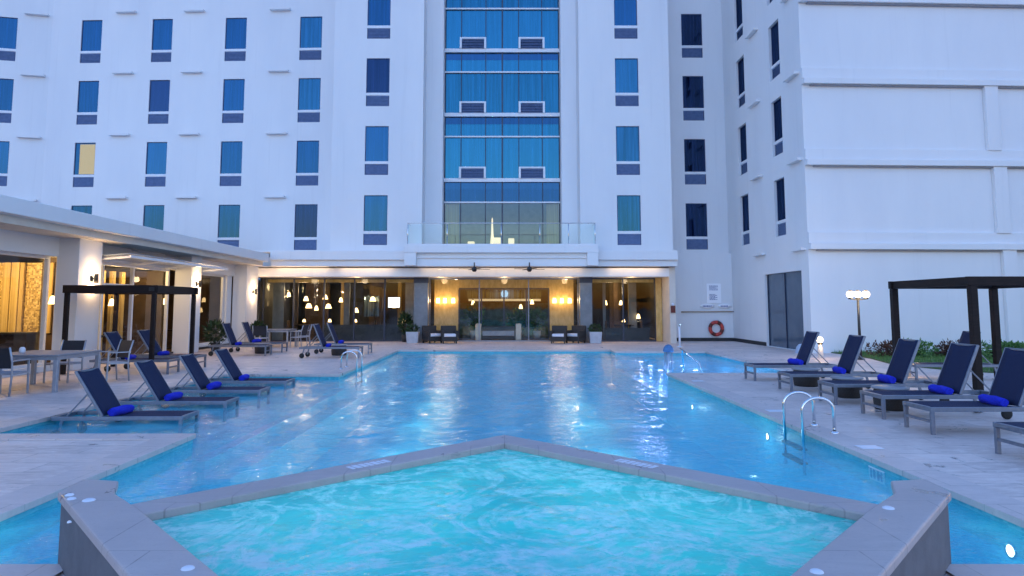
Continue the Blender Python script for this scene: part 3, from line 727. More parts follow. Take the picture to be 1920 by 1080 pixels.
for y0 in (22.9, 23.5, 24.1):
    m = MB(); m.box(-13.6, -13.5, y0, y0 + .22, .02, 2.9); m.build('gold_strip', M['goldcurtain'], pav)
# glass canopy over the doors
cf = MB()
for y in (19.6, 21.8, 24.0, 26.3): cf.bar((-12.0, y, 3.02), (-10.72, y, 3.12), .05, .06)
cf.bar((-10.72, 19.5, 3.12), (-10.72, 26.4, 3.12), .05, .07); 
for y in (21.8, 24.0): cf.tube([(-11.95, y, 3.5), (-10.85, y, 3.15)], .018, 6)
co = cf.build('canopy_frame', M['trim'], pav)
g = MB(); v = g.box(-12.0, -10.74, 19.5, 26.4, 3.10, 3.115)
for q in v: q.co.z += (q.co.x + 12.0) * .08
g.build('canopy_glass', M['canopyglass'], co)
rooted(pav)()

# ================================================================== SPA
def spa_outline():
    L = [(-3.04, 5.05), (-2.99, 4.70), (-.80, 2.25), (.80, 2.25), (2.99, 4.70), (3.04, 5.05), (2.75, 5.0), (2.60, 4.68), (2.38, 4.46), (0, 6.82), (-2.38, 4.46), (-2.60, 4.68), (-2.75, 5.0)]
    return L
SZ = .45
spa = tag(empty('hot_tub', (0, 4.6, 0)), 'raised stone hot tub with bubbling turquoise water in the foreground', 'hot tub')
inner = [(0, 6.42), (-2.19, 4.26), (-.62, 2.5), (.62, 2.5), (2.19, 4.26)]
# rim (far arms) and thick side walls
m = MB()
rim = [(-2.38, 4.46), (0, 6.82), (2.38, 4.46), (2.19, 4.26), (0, 6.42), (-2.19, 4.26)]
m.prism(rim[::-1], SZ - .06, SZ)
o_rim = m.build('rim', M['spastone'], spa, bevel=.012)
m = MB(); rr = [(-2.40, 4.44), (0, 6.79), (2.40, 4.44), (2.21, 4.27), (0, 6.45), (-2.21, 4.27)]
m.prism(rr[::-1], DEEP, SZ - .06); m.build('rim_wall', M['spatile'], spa)
for s in (-1, 1):
    top = [(3.04 * s, 5.05), (2.75 * s, 5.0), (2.60 * s, 4.68), (2.38 * s, 4.46), (2.19 * s, 4.26), (.62 * s, 2.5), (.30 * s, 2.1), (.70 * s, 2.1), (2.99 * s, 4.70)]
    m = MB(); m.prism(top, SZ - .045, SZ + .012); m.build('side_coping', M['spastone'], spa, bevel=.012)
    inn = [(3.0 * s, 5.0), (2.78 * s, 4.96), (2.64 * s, 4.66), (2.42 * s, 4.44), (2.22 * s, 4.26), (.66 * s, 2.5), (.34 * s, 2.12), (.69 * s, 2.13), (2.95 * s, 4.68)]
    m = MB(); m.prism(inn, DEEP, SZ - .045); m.build('side_wall', M['spaside'], spa)
m = MB(); m.prism([(-2.6, 4.3), (-.6, 2.2), (.6, 2.2), (2.6, 4.3), (0, 6.6)], -.32, -.06); m.build('basin', M['spatile'], spa)
rooted(spa)()
m = MB(); nx = 90
# rippled, bubbling surface
g = [(0, 6.45), (-2.24, 4.27), (-.62, 2.45), (.62, 2.45), (2.24, 4.27)]
m.b.faces.new([m.b.verts.new((x, y, SZ - .055)) for x, y in g])
bmesh.ops.subdivide_edges(m.b, edges=m.b.edges[:], cuts=1)
tag(m.build('spa_water', M['spawater']), kind='structure')
def strip(a, b_, z, energy, color, wd=.10):
    a, b_ = Vector((*a, z)), Vector((*b_, z)); l = bpy.data.lights.new('spa_strip_light', 'AREA'); l.shape = 'RECTANGLE'; l.size = (b_ - a).length; l.size_y = wd
    l.energy = energy * EX; l.color = color; o = bpy.data.objects.new('spa_strip_light', l); COL.objects.link(o); o.location = (a + b_) / 2
    o.rotation_euler = (0, 0, math.atan2(b_.y - a.y, b_.x - a.x))
for s in (-1, 1): strip((s * .05, 4.9), (s * 1.1, 3.75), .28, 2.2, (.38, .95, 1), .6)  # added to brighten the middle of the tub, no fixture here
for s in (-1, 1): strip((s * .10, 5.98), (s * 1.85, 4.25), .30, 6.5, (.34, 1, .80), .34)
btn = MB(); btn.lathe([(.0, .022), (.030, .022), (.045, .012), (.05, 0)], n=16)
bproto = tag(btn.build('spa_button', M['offwhite']), cat='button', group='round white caps on the spa walls')
U = {}
for k, (x, y, r, lb) in enumerate([(-2.66, 4.50, 1.0, 'larger round white cap with dark rim on left spa wall by the rim'), (-2.86, 4.62, .7, 'upper of two small white caps on left spa wall tip'), (-2.79, 4.53, .7, 'lower of two small white caps on left spa wall tip'),
                                  (-2.50, 4.05, .3, 'tiny white cap midway along the left spa wall'), (-1.50, 3.36, .8, 'white cap at the near end of the left spa wall'),
                                  (2.36, 4.33, .9, 'round white cap on right spa wall beside the rim'), (1.46, 3.32, .8, 'white cap at the near end of the right spa wall')]):
    o = place(bproto, U, (x, y, SZ + .012), 0, lb); o.scale = (r * .8, r * .8, .45)

# ================================================================== LOUNGERS
def make_lounger(ang, name_hint, water=False):
    root = tag(empty('sun_lounger'), 'x', 'sun lounger', 'aluminium sun loungers with navy slings')
    W, L, Z = .64, 1.98, .33; hx = 1.20
    m = MB()
    for y in (.025, W - .025): m.box(.0, L, y - .02, y + .02, Z - .03, Z + .03)
    m.box(0, .05, .045, W - .045, Z - .03, Z + .03); m.box(L - .05, L, .045, W - .045, Z - .03, Z + .03); m.box(hx, hx + .04, .045, W - .045, Z - .028, Z + .02)
    m.build('frame', M['alu'], root, bevel=.006)
    m = MB(); nx = 14
    def sag(x, y): return -.022 * (1 - (2 * y / W - 1) ** 2)
    grid = [[m.b.verts.new((.02 + (hx - .0) * i / nx, .04 + (W - .08) * j / 6, Z + .038 + sag(0, .04 + (W - .08) * j / 6))) for j in range(7)] for i in range(nx + 1)]
    for i in range(nx):
        for j in range(6): f = m.b.faces.new((grid[i][j], grid[i + 1][j], grid[i + 1][j + 1], grid[i][j + 1])); f.smooth = True
    s = m.build('seat', M['sling'], root); sm = s.modifiers.new('t', 'SOLIDIFY'); sm.thickness = .012
    ca, sa = math.cos(R(ang)), math.sin(R(ang)); BL = .80
    P = lambda q, y, off=0: (hx + .02 + ca * q - sa * off, y, Z + .03 + sa * q + ca * off)
    m = MB()
    grid = [[m.b.verts.new(P(.0 + BL * i / 8, .045 + (W - .09) * j / 6, .012 - .02 * (1 - (2 * j / 6 - 1) ** 2))) for j in range(7)] for i in range(9)]
    for i in range(8):
        for j in range(6): f = m.b.faces.new((grid[i][j], grid[i + 1][j], grid[i + 1][j + 1], grid[i][j + 1])); f.smooth = True
    b = m.build('backrest', M['sling'], root); sm = b.modifiers.new('t', 'SOLIDIFY'); sm.thickness = .014
    m = MB()
    for y in (.03, W - .03): m.bar(P(0, y), P(BL + .01, y), .03, .04)
    m.bar(P(BL, .03), P(BL, W - .03), .035, .03)
    m.build('back_frame', M['alu'], b, bevel=.005)
    for y in (.10, W - .10): m = MB(); m.bar(P(BL * .55, y, -.02), (hx + .62, y, Z), .018, .018); m.build('back_prop', M['alu'], root)
    for y in (.03, W - .03):
        m = MB(); m.box(.005, .055, y - .022, y + .022, 0, Z - .03); m.build('leg', M['alu'], root, bevel=.005)
    m = MB(); m.box(.015, .045, .05, W - .05, .15, .185); m.build('stretcher', M['alu'], root)
    for y in (.03, W - .03):
        m = MB(); m.bar((L - .16, y, Z - .03), (L - .10, y, .085), .03, .04); m.build('leg', M['alu'], root)
        m = MB(); yy = y + (.045 if y > .3 else -.045)
        m.lathe([(.0, -.02), (.06, -.02), (.082, -.012), (.082, .012), (.06, .02), (.0, .02)], (L - .10, yy, .083), 18, 'Y'); m.build('wheel', M['rubber'], root)
    return root
p67 = make_lounger(67, 'r'); p57 = make_lounger(57, 'l')
U = {}
tw = MB()
nr, nl = 18, 12
rg = random.Random(5); rings = []
for i in range(nl + 1):
    y = -.24 + .48 * i / nl; r0 = .075 * (1 - .25 * (abs(2 * i / nl - 1) ** 6))
    rings.append([tw.b.verts.new((r0 * (1 + .09 * math.sin(3 * a + i * .6) + rg.uniform(-.03, .03)) * math.cos(a), y, .072 + .9 * r0 * (1 + .06 * math.sin(2 * a + i)) * math.sin(a))) for a in [2 * math.pi * k / nr for k in range(nr)]])
for A, B in zip(rings, rings[1:]):
    for k in range(nr): f = tw.b.faces.new((A[k], A[(k + 1) % nr], B[(k + 1) % nr], B[k])); f.smooth = True
tw.b.faces.new(rings[0]); tw.b.faces.new(rings[-1][::-1])
tproto = tag(tw.build('rolled_towel', M['towel'], weld=False), cat='towel', group='blue rolled towels on the sun loungers')
UT = {}
def lounger(proto, x, y, z, rz, label, tlabel=None):
    rz += rg.uniform(-.022, .022); x += rg.uniform(-.04, .04)
    o = place(proto, U, (x, y, z), rz, label)
    if tlabel:
        c, s = math.cos(rz), math.sin(rz); lx, ly = 1.09 + rg.uniform(-.03, .02), .32 + rg.uniform(-.05, .05)
        place(tproto, UT, (x + c * lx - s * ly, y + s * lx + c * ly, z + .335), rz + rg.uniform(-.16, .16), tlabel).scale = (rg.uniform(.9, 1.12), rg.uniform(.88, 1.08), rg.uniform(.9, 1.1))
PI = math.pi
# right deck row: foot towards the pool
rows = [(15.72, 'farthest sun lounger of the right deck row, nearest the white wing'), (13.68, 'second farthest sun lounger of the right deck row, before the lamp post'),
        (11.95, 'third farthest sun lounger of the right deck row, globe bollard behind it'), (10.46, 'fourth sun lounger of the right deck row, behind the chrome ladder hoops'),
        (9.22, 'fifth sun lounger of the right deck row, near the pergola post'), (7.47, 'nearest sun lounger of the right deck row, cut by the picture edge')]
tl = ['blue towel roll on the farthest lounger of the right deck row', 'blue towel roll on the lounger before the lamp post', 'blue towel roll on the lounger with the globe bollard behind', 'blue towel roll on the fourth lounger of the right row',
      'large-looking blue towel roll on the lounger near the right pergola post', None]
for (y, lb), t in zip(rows, tl): lounger(p67, 5.66, y, 0, 0, lb, t)
lounger(p67, 9.45, 15.9, 0, 0, 'sun lounger standing under the dark pergola on the right', 'blue towel roll on the lounger under the right pergola')
# left shelf row: standing in shallow water, foot towards the pool
for y, lb, t in ((10.62, 'nearest of the four loungers standing in the shallow pool shelf', 'blue towel roll on the nearest lounger standing in water'), (12.30, 'second of the four loungers standing in the shallow pool shelf', 'blue towel roll on the second lounger standing in water'),
                 (13.92, 'third of the four loungers standing in the shallow pool shelf', 'blue towel roll on the third lounger standing in water'), (15.58, 'farthest of the four loungers standing in the shallow pool shelf', 'blue towel roll on the farthest lounger standing in water')):
    lounger(p57, -4.92, y + .64, SH, PI, lb, t)
for x, y, lb, t in ((-4.75, 22.6, 'nearer of the two loungers beside the far left ladder', 'blue towel roll on the nearer lounger beside the far ladder'), (-4.85, 24.7, 'farther of the two loungers beside the far left ladder', 'blue towel roll on the farther lounger beside the far ladder'),
                    (-8.15, 23.6, 'nearer of the two loungers before the third pavilion column', 'blue towel roll on the nearer lounger before the third column'), (-8.2, 25.4, 'farther of the two loungers before the third pavilion column', 'blue towel roll on the farther lounger before the third column'),
                    (-8.4, 17.3, 'nearer of the two loungers under the left pergola', 'blue towel roll on the nearer lounger under the left pergola'), (-8.35, 18.7, 'farther of the two loungers under the left pergola', 'blue towel roll on the farther lounger under the left pergola')):
    lounger(p67 if y > 20 else p57, x, y + .64, 0, PI, lb, t)

# drum side tables
dt = tag(empty('drum_table'), 'x', 'side table', 'wicker drum side tables')
m = MB(); m.lathe([(.0, 0), (.235, 0), (.25, .02), (.262, .17), (.25, .31), (.235, .335), (0, .335)], n=28); m.build('drum', M['wicker'], dt)
m = MB(); m.lathe([(.0, .336), (.27, .336), (.285, .345), (.285, .365), (.275, .372), (0, .372)], n=28); m.build('table_top', M['tabletop'], dt)
UD = {}
for x, y, lb in ((6.47, 14.85, 'farthest wicker drum table on the right deck'), (6.45, 13.05, 'middle wicker drum table on the right deck'), (6.40, 11.5, 'nearest wicker drum table on the right deck'),
                 (-5.75, 23.95, 'wicker drum table between the two loungers beside the far ladder'), (-8.75, 24.9, 'wicker drum table between the loungers before the third column')):
    place(dt, UD, (x, y, 0), 0, lb)

# ================================================================== PERGOLAS
def pergola(x0, x1, y0, y1, h, label, t=.14, bt=.2):
    root = tag(empty('pergola', ((x0 + x1) / 2, (y0 + y1) / 2, 0)), label, 'pergola', 'dark timber pergolas')
    cx, cy = (x0 + x1) / 2, (y0 + y1) / 2; a, b = (x1 - x0) / 2, (y1 - y0) / 2
    for sx in (-1, 1):
        for sy in (-1, 1):
            m = MB(); m.box(sx * a - t / 2, sx * a + t / 2, sy * b - t / 2, sy * b + t / 2, 0, h - bt); o = m.build('post', M['darkwood'], root, bevel=.008)
            m = MB(); m.box(sx * a - t / 2 - .03, sx * a + t / 2 + .03, sy * b - t / 2 - .03, sy * b + t / 2 + .03, .001, .012); m.build('foot_plate', M['black'], o)
    for sy in (-1, 1):
        m = MB(); m.box(-a - .1, a + .1, sy * b - .05, sy * b + .05, h - bt, h); m.build('beam', M['darkwood'], root, bevel=.008)
    for sx in (-1, 1):
        m = MB(); m.box(sx * a - .05, sx * a + .05, -b + .05, b - .05, h - bt + .002, h - .002); m.build('beam', M['darkwood'], root, bevel=.008)
    m = MB()
    for k in range(1, 6):
        x = -a + 2 * a * k / 6; m.box(x - .02, x + .02, -b + .05, b - .05, h - .10, h - .012)
    m.build('rafters', M['darkwood'], root)
    for sy in (-1, 1):
        m = MB(); m.box(a - .12, a + .02, sy * b - .056, sy * b + .056, h - bt + .05, h - .05); m.build('bracket', M['black'], root)
pergola(-11.05, -8.85, 17.3, 19.5, 2.23, 'dark timber pergola over loungers on the left deck', .10)
pergola(9.16, 11.5, 13.4, 16.1, 2.28, 'dark timber pergola at the right edge over one lounger', .135, .175)

# ================================================================== DINING SETS
def make_chair():
    root = tag(empty('dining_chair'), 'x', 'chair', 'aluminium patio chairs with dark slings')
    W = .54
    for sx in (-1, 1):
        m = MB(); m.bar((sx * W / 2, .24, 0), (sx * W / 2, .22, .66), .032, .032, (0, 1, 0)); m.build('leg', M['chairalu'], root, bevel=.004)
        m = MB(); m.tube([(sx * W / 2, -.26, 0), (sx * W / 2, -.22, .42), (sx * W / 2, -.24, .65), (sx * W / 2, -.32, .92)], .018, 8); m.build('leg', M['chairalu'], root)
        m = MB(); m.bar((sx * W / 2, .24, .66), (sx * W / 2, -.24, .655), .045, .022); m.build('armrest', M['chairalu'], root, bevel=.004)
    m = MB()
    for sx in (-1, 1): m.bar((sx * W / 2, .23, .42), (sx * W / 2, -.22, .41), .022, .035)
    m.bar((-W / 2, .23, .42), (W / 2, .23, .42), .022, .03); m.bar((-W / 2, -.22, .41), (W / 2, -.22, .41), .022, .03); m.build('seat_frame', M['chairalu'], root)
    m = MB(); m.box(-W / 2 + .012, W / 2 - .012, -.21, .22, .425, .437); m.build('seat', M['seatfab'], root)
    m = MB(); ps = [(-.232, .52), (-.245, .66), (-.28, .80), (-.318, .91)]
    for (ya, za), (yb, zb) in zip(ps, ps[1:]): m.quad((-W / 2 + .01, ya, za), (W / 2 - .01, ya, za), (W / 2 - .01, yb, zb), (-W / 2 + .01, yb, zb))
    b = m.build('backrest', M['blacksling'], root); sm = b.modifiers.new('t', 'SOLIDIFY'); sm.thickness = .012
    return root
def make_table(lx, ly):
    root = tag(empty('dining_table'), 'x', 'table', 'aluminium patio tables')
    m = MB(); m.box(-lx / 2, lx / 2, -ly / 2, ly / 2, .70, .735); m.build('table_top', M['tabletop'], root, bevel=.006)
    m = MB()
    for s in (-1, 1): m.box(-lx / 2 + .03, lx / 2 - .03, s * (ly / 2 - .05) - .015, s * (ly / 2 - .05) + .015, .63, .699)
    for s in (-1, 1): m.box(s * (lx / 2 - .05) - .015, s * (lx / 2 - .05) + .015, -ly / 2 + .07, ly / 2 - .07, .631, .698)
    m.build('apron', M['chairalu'], root)
    for sx in (-1, 1):
        for sy in (-1, 1):
            m = MB(); m.box(sx * (lx / 2 - .05) - .04, sx * (lx / 2 - .05) + .04, sy * (ly / 2 - .05) - .04, sy * (ly / 2 - .05) + .04, 0, .63); m.build('leg', M['chairalu'], root, bevel=.006)
    return root
tb = make_table(1.5, 1.5); UC = {}
tb2 = copy_tree(tb)
tb.location = (-9.62, 14.45, 0); tb['label'] = 'grey square patio table at the near left, ringed by chairs'
tb2.location = (-9.5, 28.9, 0); tb2.scale = (.8, .8, 1); tb2['label'] = 'grey patio table far off before the lobby glass'
ch = make_chair()
for x, y, a, lb in ((-9.62, 13.35, 0, 'patio chair seen from behind at the near side of the left table'), (-8.95, 15.75, 2.55, 'patio chair at the right corner of the left table, turned away'), (-10.95, 14.3, -1.57, 'patio chair on the far left side of the near table'),
                    (-9.95, 15.6, 3.1, 'patio chair behind the near left table'), (-9.62, 12.2, .35, 'patio chair at the left picture edge, mostly cut off'),
                    (-9.9, 27.95, .2, 'far patio chair in front of the distant patio table'), (-8.55, 28.6, 1.4, 'far patio chair on the right side of the distant table'), (-8.6, 29.5, 1.9, 'far patio chair at the back right of the distant table')):
    place(ch, UC, (x, y, 0), a, lb)
m = MB(); m.lathe([(0, 0), (.05, 0), (.06, .03), (.055, .09), (.03, .12), (0, .12)], n=14)
tag(m.build('table_vase', M['offwhite']), 'small round white vase on the near left patio table', 'vase').location = (-10.0, 14.3, .735)

# ================================================================== SCONCES, FANS, LAMPS
def make_sconce():
    root = tag(empty('wall_sconce'), 'x', 'wall lamp', 'up and down wall lamps on the pavilion columns')
    m = MB(); m.box(.0, .02, -.05, .05, -.10, .10); m.bar((.01, 0, .0), (.12, 0, .0), .025, .025); m.build('bracket', M['black'], root)
    m = MB(); m.lathe([(.055, -.13), (.05, -.13), (.05, .13), (.055, .13), (.055, -.13)], (.13, 0, 0), 16); m.build('lamp_shade', M['black'], root)
    m = MB(); m.ball((.13, 0, .0), .045, 12, 2.2); m.build('bulb', M['bulb'], root)
    return root
sc0 = make_sconce(); US = {}
for x, y, z, e, lb in ((-11.4, 18.85, 2.46, 55, 'lit wall lamp on the nearest pavilion column'), (-11.4, 25.3, 2.52, 55, 'lit wall lamp on the second pavilion column'), (-11.4, 31.0, 2.36, 60, 'lit wall lamp on the farthest pavilion column beside the lobby glass')):
    place(sc0, US, (x, y, z), 0, lb)
    lamp('sconce_light', (x + .14, y, z - .17), e * .5, WARM, .03); lamp('sconce_light', (x + .14, y, z + .17), e * .5, WARM, .03)
def make_psconce():
    root = tag(empty('porch_sconce'), 'x', 'wall lamp', 'glowing lamps on the gold porch walls')
    m = MB(); m.box(-.04, .04, -.02, 0, -.1, .1); m.bar((0, -.02, -.05), (0, -.10, -.05), .02, .02); m.build('bracket', M['black'], root)
    m = MB(); m.lathe([(.0, .13), (.08, .13), (.10, -.13), (0, -.13)], (0, -.13, 0), 14); m.build('lamp_shade', M['shade'], root)
    return root
ps = make_psconce(); UPS = {}
for x, lb in ((-3.4, 'outermost glowing lamp on the left gold porch wall'), (-3.05, 'middle glowing lamp on the left gold porch wall'), (-2.62, 'innermost glowing lamp on the left gold porch wall'),
              (2.55, 'innermost glowing lamp on the right gold porch wall'), (2.93, 'middle glowing lamp on the right gold porch wall'), (3.33, 'outermost glowing lamp on the right gold porch wall')):
    place(ps, UPS, (x, 35.15, 1.98), 0, lb); lamp('porch_light', (x, 34.9, 2.0), 16, WARM, .08)
def make_fan():
    root = tag(empty('ceiling_fan'), 'x', 'ceiling fan', 'black ceiling fans under the porch')
    m = MB(); m.tube([(0, 0, 0), (0, 0, -.22)], .025, 8); m.build('rod', M['black'], root)
    m = MB(); m.lathe([(0, -.20), (.07, -.2), (.11, -.26), (.11, -.36), (.06, -.42), (0, -.42)], n=16); m.build('motor', M['black'], root)
    for k in range(4):
        a = k * PI / 2 + .35; m = MB(); m.bar((.1 * math.cos(a), .1 * math.sin(a), -.30), (.72 * math.cos(a), .72 * math.sin(a), -.30), .13, .014); m.build('blade', M['black'], root)
    return root
fan = make_fan(); UF = {}
for x, lb in ((-1.36, 'left black ceiling fan under the porch roof'), (1.12, 'right black ceiling fan under the porch roof')): place(fan, UF, (x, 30.7, 3.66), 0, lb)

# lamp post with globes
lp = tag(empty('lamp_post', (11.35, 22.0, 0)), 'black garden lamp post with three glowing globes before the right wall', 'lamp post')
m = MB(); m.tube([(0, 0, 0), (0, 0, 1.92)], [.05, .035], 12); m.lathe([(.12, 0), (.12, .03), (.06, .06), (.05, .1)], n=14)
m.build('pole', M['black'], lp)
m = MB()
for gx, gy in ((-.24, 0), (.05, .10), (.24, -.05)): m.bar((0, 0, 1.90), (gx, gy, 1.93), .03, .03); m.lathe([(.06, 1.92), (.07, 1.97), (.04, 1.98)], (gx, gy, 0), 12)
m.build('arm', M['black'], lp)
for gx, gy in ((-.24, 0), (.05, .10), (.24, -.05)):
    m = MB(); m.ball((gx, gy, 2.08), .115, 16); g = m.build('globe', M['globe'], lp); m = MB(); m.lathe([(.0, 2.22), (.04, 2.21), (.07, 2.18)], (gx, gy, 0), 12); m.build('globe_cap', M['black'], g)
lamp('lamp_post_light', (11.35, 21.7, 2.08), 45, (1, .74, .46), .12)
# bollard globes
bl = tag(empty('bollard_light'), 'x', 'garden light', 'globe bollard lights behind the right loungers')
m = MB(); m.ball((0, 0, .60), .10, 16); m.build('globe', M['globe'], bl)
m = MB(); m.lathe([(.0, .52), (.06, .52), (.09, .49), (.06, .45), (.05, .44)], n=14); m.build('collar', M['black'], bl)
m = MB(); m.lathe([(.05, .44), (.09, .30), (.085, .1), (.08, 0)], n=14); m.build('stem', M['cream'], bl)
UB = {}
for x, y, lb in ((10.35, 22.6, 'globe bollard light behind the farthest right lounger'), (9.75, 16.75, 'globe bollard light behind the third right lounger')):
    place(bl, UB, (x, y, 0), 0, lb); lamp('bollard_glow', (x - .02, y - .16, .5), 7, WARM, .06)

# ================================================================== WALL WITH LIFE RING
ring = tag(empty('life_ring', (10.32, 33.52, .62)), 'red and white life ring hung on the wall at right', 'life ring')
def torus(name, mt, a0, a1, R0, r0, parent, n=10):
    m = MB(); m.tube([(R0 * math.cos(a), 0, R0 * math.sin(a)) for a in [a0 + (a1 - a0) * k / n for k in range(n + 1)]], r0, 12); return m.build(name, mt, parent)
torus('ring', M['red'], 0, 2 * PI, .30, .085, ring, 36)
for k in range(4): a = PI / 4 + .3 + k * PI / 2; torus('band', M['maroon'], a - .30, a + .30, .30, .089, ring)
m = MB(); m.tube([(.40 * math.cos(a), -.01, .40 * math.sin(a)) for a in [2 * PI * k / 30 for k in range(31)]], .010, 6); m.build('rope', M['offwhite'], ring)
pole = tag(empty('rescue_pole', (9.95, 33.5, 1.42)), 'long tan rescue pole with curved hook above the life ring', 'rescue pole')
m = MB(); m.tube([(-1.32, 0, 0), (1.18, 0, .02)], .03, 8); m.build('shaft', mat('tan_pole', (.45, .34, .24), (.38, .28, .2), .5, 6), pole)
m = MB(); m.tube([(1.18, 0, .02), (1.30, 0, .02), (1.46, 0, -.03), (1.60, -.02, -.16), (1.62, -.03, -.32), (1.52, -.03, -.45)], .022, 8); m.build('hook', M['alu'], pole)
def board(name, x, z, w_, h_, label, rows_, round_=False):
    o = tag(empty(name, (x, 33.6, z)), label, 'sign', 'white notices on the life ring wall')
    m = MB()
    if round_: m.lathe([(0, -.03), (.5, -.03), (.5, -.004), (0, -.004)], n=28, axis='Y'); [setattr(v, 'co', Vector((v.co.x * w_, v.co.y, v.co.z * h_))) for v in m.b.verts]
    else: m.box(-w_ / 2, w_ / 2, -.03, -.004, -h_ / 2, h_ / 2)
    m.build('plate', M['signwhite'], o)
    m = MB(); r2 = random.Random(len(label))
    for zc, hh, x0, x1 in rows_:
        x = x0
        while x < x1 - .02:
            l = r2.uniform(.03, .09); m.box(x, min(x + l, x1), -.035, -.031, zc - hh / 2, zc + hh / 2); x += l + .018
    m.build('print', M['ink'], o)
rws = [(.36 - .05 * k, .028, -.22, .20 - (.08 if k % 3 == 2 else 0)) for k in range(5)] + [(-.06 - .05 * k, .028, -.22, .06 + (.1 if k % 2 else 0)) for k in range(6)]
board('notice_board', 10.27, 2.33, .70, .95, 'rectangular white notice with two blocks of print above the pole', rws)
board('oval_sign', 9.93, 1.70, .72, .25, 'left oval white sign under the rectangular notice', [(0.0, .07, -.22, .22)], True)
board('oval_sign', 10.78, 1.70, .66, .25, 'right oval white sign under the rectangular notice', [(0.0, .07, -.20, .18)], True)
al = tag(empty('alarm_box', (7.75, 31.58, 1.62)), 'small dark red alarm box on the cream lobby end wall', 'alarm')
m = MB(); m.box(-.10, .10, -.08, 0, -.22, .10); m.build('housing', M['maroon'], al, bevel=.01)
m = MB(); m.lathe([(0, -.10), (.06, -.10), (.07, -.02)], (0, 0, .16), 14, 'Y'); m.build('beacon', M['offwhite'], al)

# pool-side small things
cv = MB(); cv.lathe([(.22, 0), (.20, .12), (.15, .24), (.08, .32), (0, .345)], n=16)
tag(cv.build('ground_cover_cap', M['bluecover']), 'small pale blue dome standing on the deck by the right wall', 'dome').location = (10.76, 25.0, 0)
sh = tag(empty('shower_post', (7.35, 28.9, 0)), 'slim white shower post on the deck beside the lobby', 'shower')
m = MB(); m.tube([(0, 0, 0), (0, 0, .85)], .045, 10); m.lathe([(.12, 0), (.12, .02), (.05, .03)], n=14); m.build('post', M['offwhite'], sh)
m = MB(); m.tube([(0, 0, .85), (0, -.05, .92), (0, -.14, .93)], .03, 8); m.build('spout', M['chrome'], sh)
fo = tag(empty('pool_fountain', (4.75, 20.0, BAY)), 'mushroom fountain with blue cap pouring in the shallow bay', 'fountain'); fo.scale = (.8, .8, .92)
m = MB(); m.tube([(0, 0, 0), (0, 0, 1.12)], .06, 12); m.build('stem', M['offwhite'], fo)
m = MB(); m.lathe([(.0, 1.32), (.09, 1.30), (.17, 1.22), (.20, 1.10), (.17, 1.09), (0, 1.12)], n=20); m.build('cap', mat('blue_fountain_cap', (.05, .14, .30), (.08, .2, .38), .4, 5), fo)
m = MB(); r2 = random.Random(2)
for k in range(26):
    a = r2.uniform(0, 6.28); r0 = .10 + .05 * r2.random(); m.tube([(r0 * math.cos(a), r0 * math.sin(a), 1.10), (1.05 * r0 * math.cos(a), 1.05 * r0 * math.sin(a), .53)], .009, 5)
m.build('falling_water', mat('falling_water', (.30, .38, .46), None, .2), fo)
hr_ = MB(); hr_.tube([(5.35, 20.6, BAY + .3), (5.28, 20.5, .42), (5.2, 20.4, .46), (5.5, 19.5, .1), (5.62, 19.1, BAY)], .02, 8)
tag(hr_.build('hand_rail', M['chrome']), 'thin metal hand rail beside the mushroom fountain', 'hand rail')

# ladders
def ladder(x, y0, y1, dirn, label, h=.48, wd=.42):
    root = tag(empty('pool_ladder', (x, (y0 + y1) / 2, 0)), label, 'pool ladder', 'chrome pool ladders')
    for y in (y0, y1):
        yy = y - (y0 + y1) / 2; r = wd / 2; pts = [(dirn * r, yy, .018), (dirn * r, yy, h - r * .8)]
        pts += [(dirn * r * math.cos(a), yy, h - r * .8 + r * .8 * math.sin(a)) for a in [PI * k / 12 for k in range(1, 12)]]
        pts += [(-dirn * r, yy, h - r * .8), (-dirn * r, yy, -.52)]
        m = MB(); m.tube(pts, .021, 10); o = m.build('rail', M['chrome'], root)
        m = MB(); m.lathe([(.055, .019), (.055, .03), (.025, .045)], (dirn * r, yy, 0), 14); m.build('flange', M['chrome'], o)
    for z in (-.20, -.38):
        m = MB(); m.box(-dirn * wd / 2 - .05, -dirn * wd / 2 + .05, -(y1 - y0) / 2, (y1 - y0) / 2, z - .015, z + .015); m.build('step', M['black'], root)
ladder(4.18, 9.27, 9.87, 1, 'chrome pool ladder on the right coping, close to the spa')
ladder(-4.18, 18.55, 19.2, -1, 'small chrome pool ladder far off on the left coping')

# pool lamps, tiles with depth marks, deck lids
pl = tag(empty('pool_lamp'), 'x', 'pool light', 'round underwater lamps in the pool walls')
m = MB(); m.lathe([(.0, .012), (.075, .012)], n=18, axis='X'); m.build('lens', M['pool_lamp'], pl)
m = MB(); m.lathe([(.075, .013), (.10, .016), (.105, .0)], n=18, axis='X'); m.build('bezel', M['chrome'], pl)
UP = {}
for x, y, z, rz, lb in ((PX, 10.9, -.33, PI, 'glowing underwater lamp in the right pool wall before the ladder'), (PX, 5.75, -.28, PI, 'glowing underwater lamp at the near right of the hot tub'), (-PX, 5.7, -.28, 0, 'glowing underwater lamp at the near left of the hot tub'),
                        (PX, 15.2, -.5, PI, 'glowing underwater lamp in the right pool wall, farther off'), (-PX, 20.5, -.5, 0, 'glowing underwater lamp in the left pool wall past the ladder'), (-PX, 23.8, -.5, 0, 'farthest glowing underwater lamp in the left pool wall')):
    o = place(pl, UP, (x, y, z), rz, lb); o.scale = (1, .62, .62); d_ = -1 if x > 0 else 1
    lamp('pool_lamp_light', (x + d_ * .25, y, z - .02), 1.6 if y < 8 else 3, (.75, .92, 1), .06)
for y in (7.4, 10.9, 14.2, 17.6, 21.0, 24.4):
    for x in (-2.2, 2.2): lamp('pool_fill', (x, y, -.95), 19, (.36, .96, 1), .6)  # rows without fixtures, added to brighten the water evenly
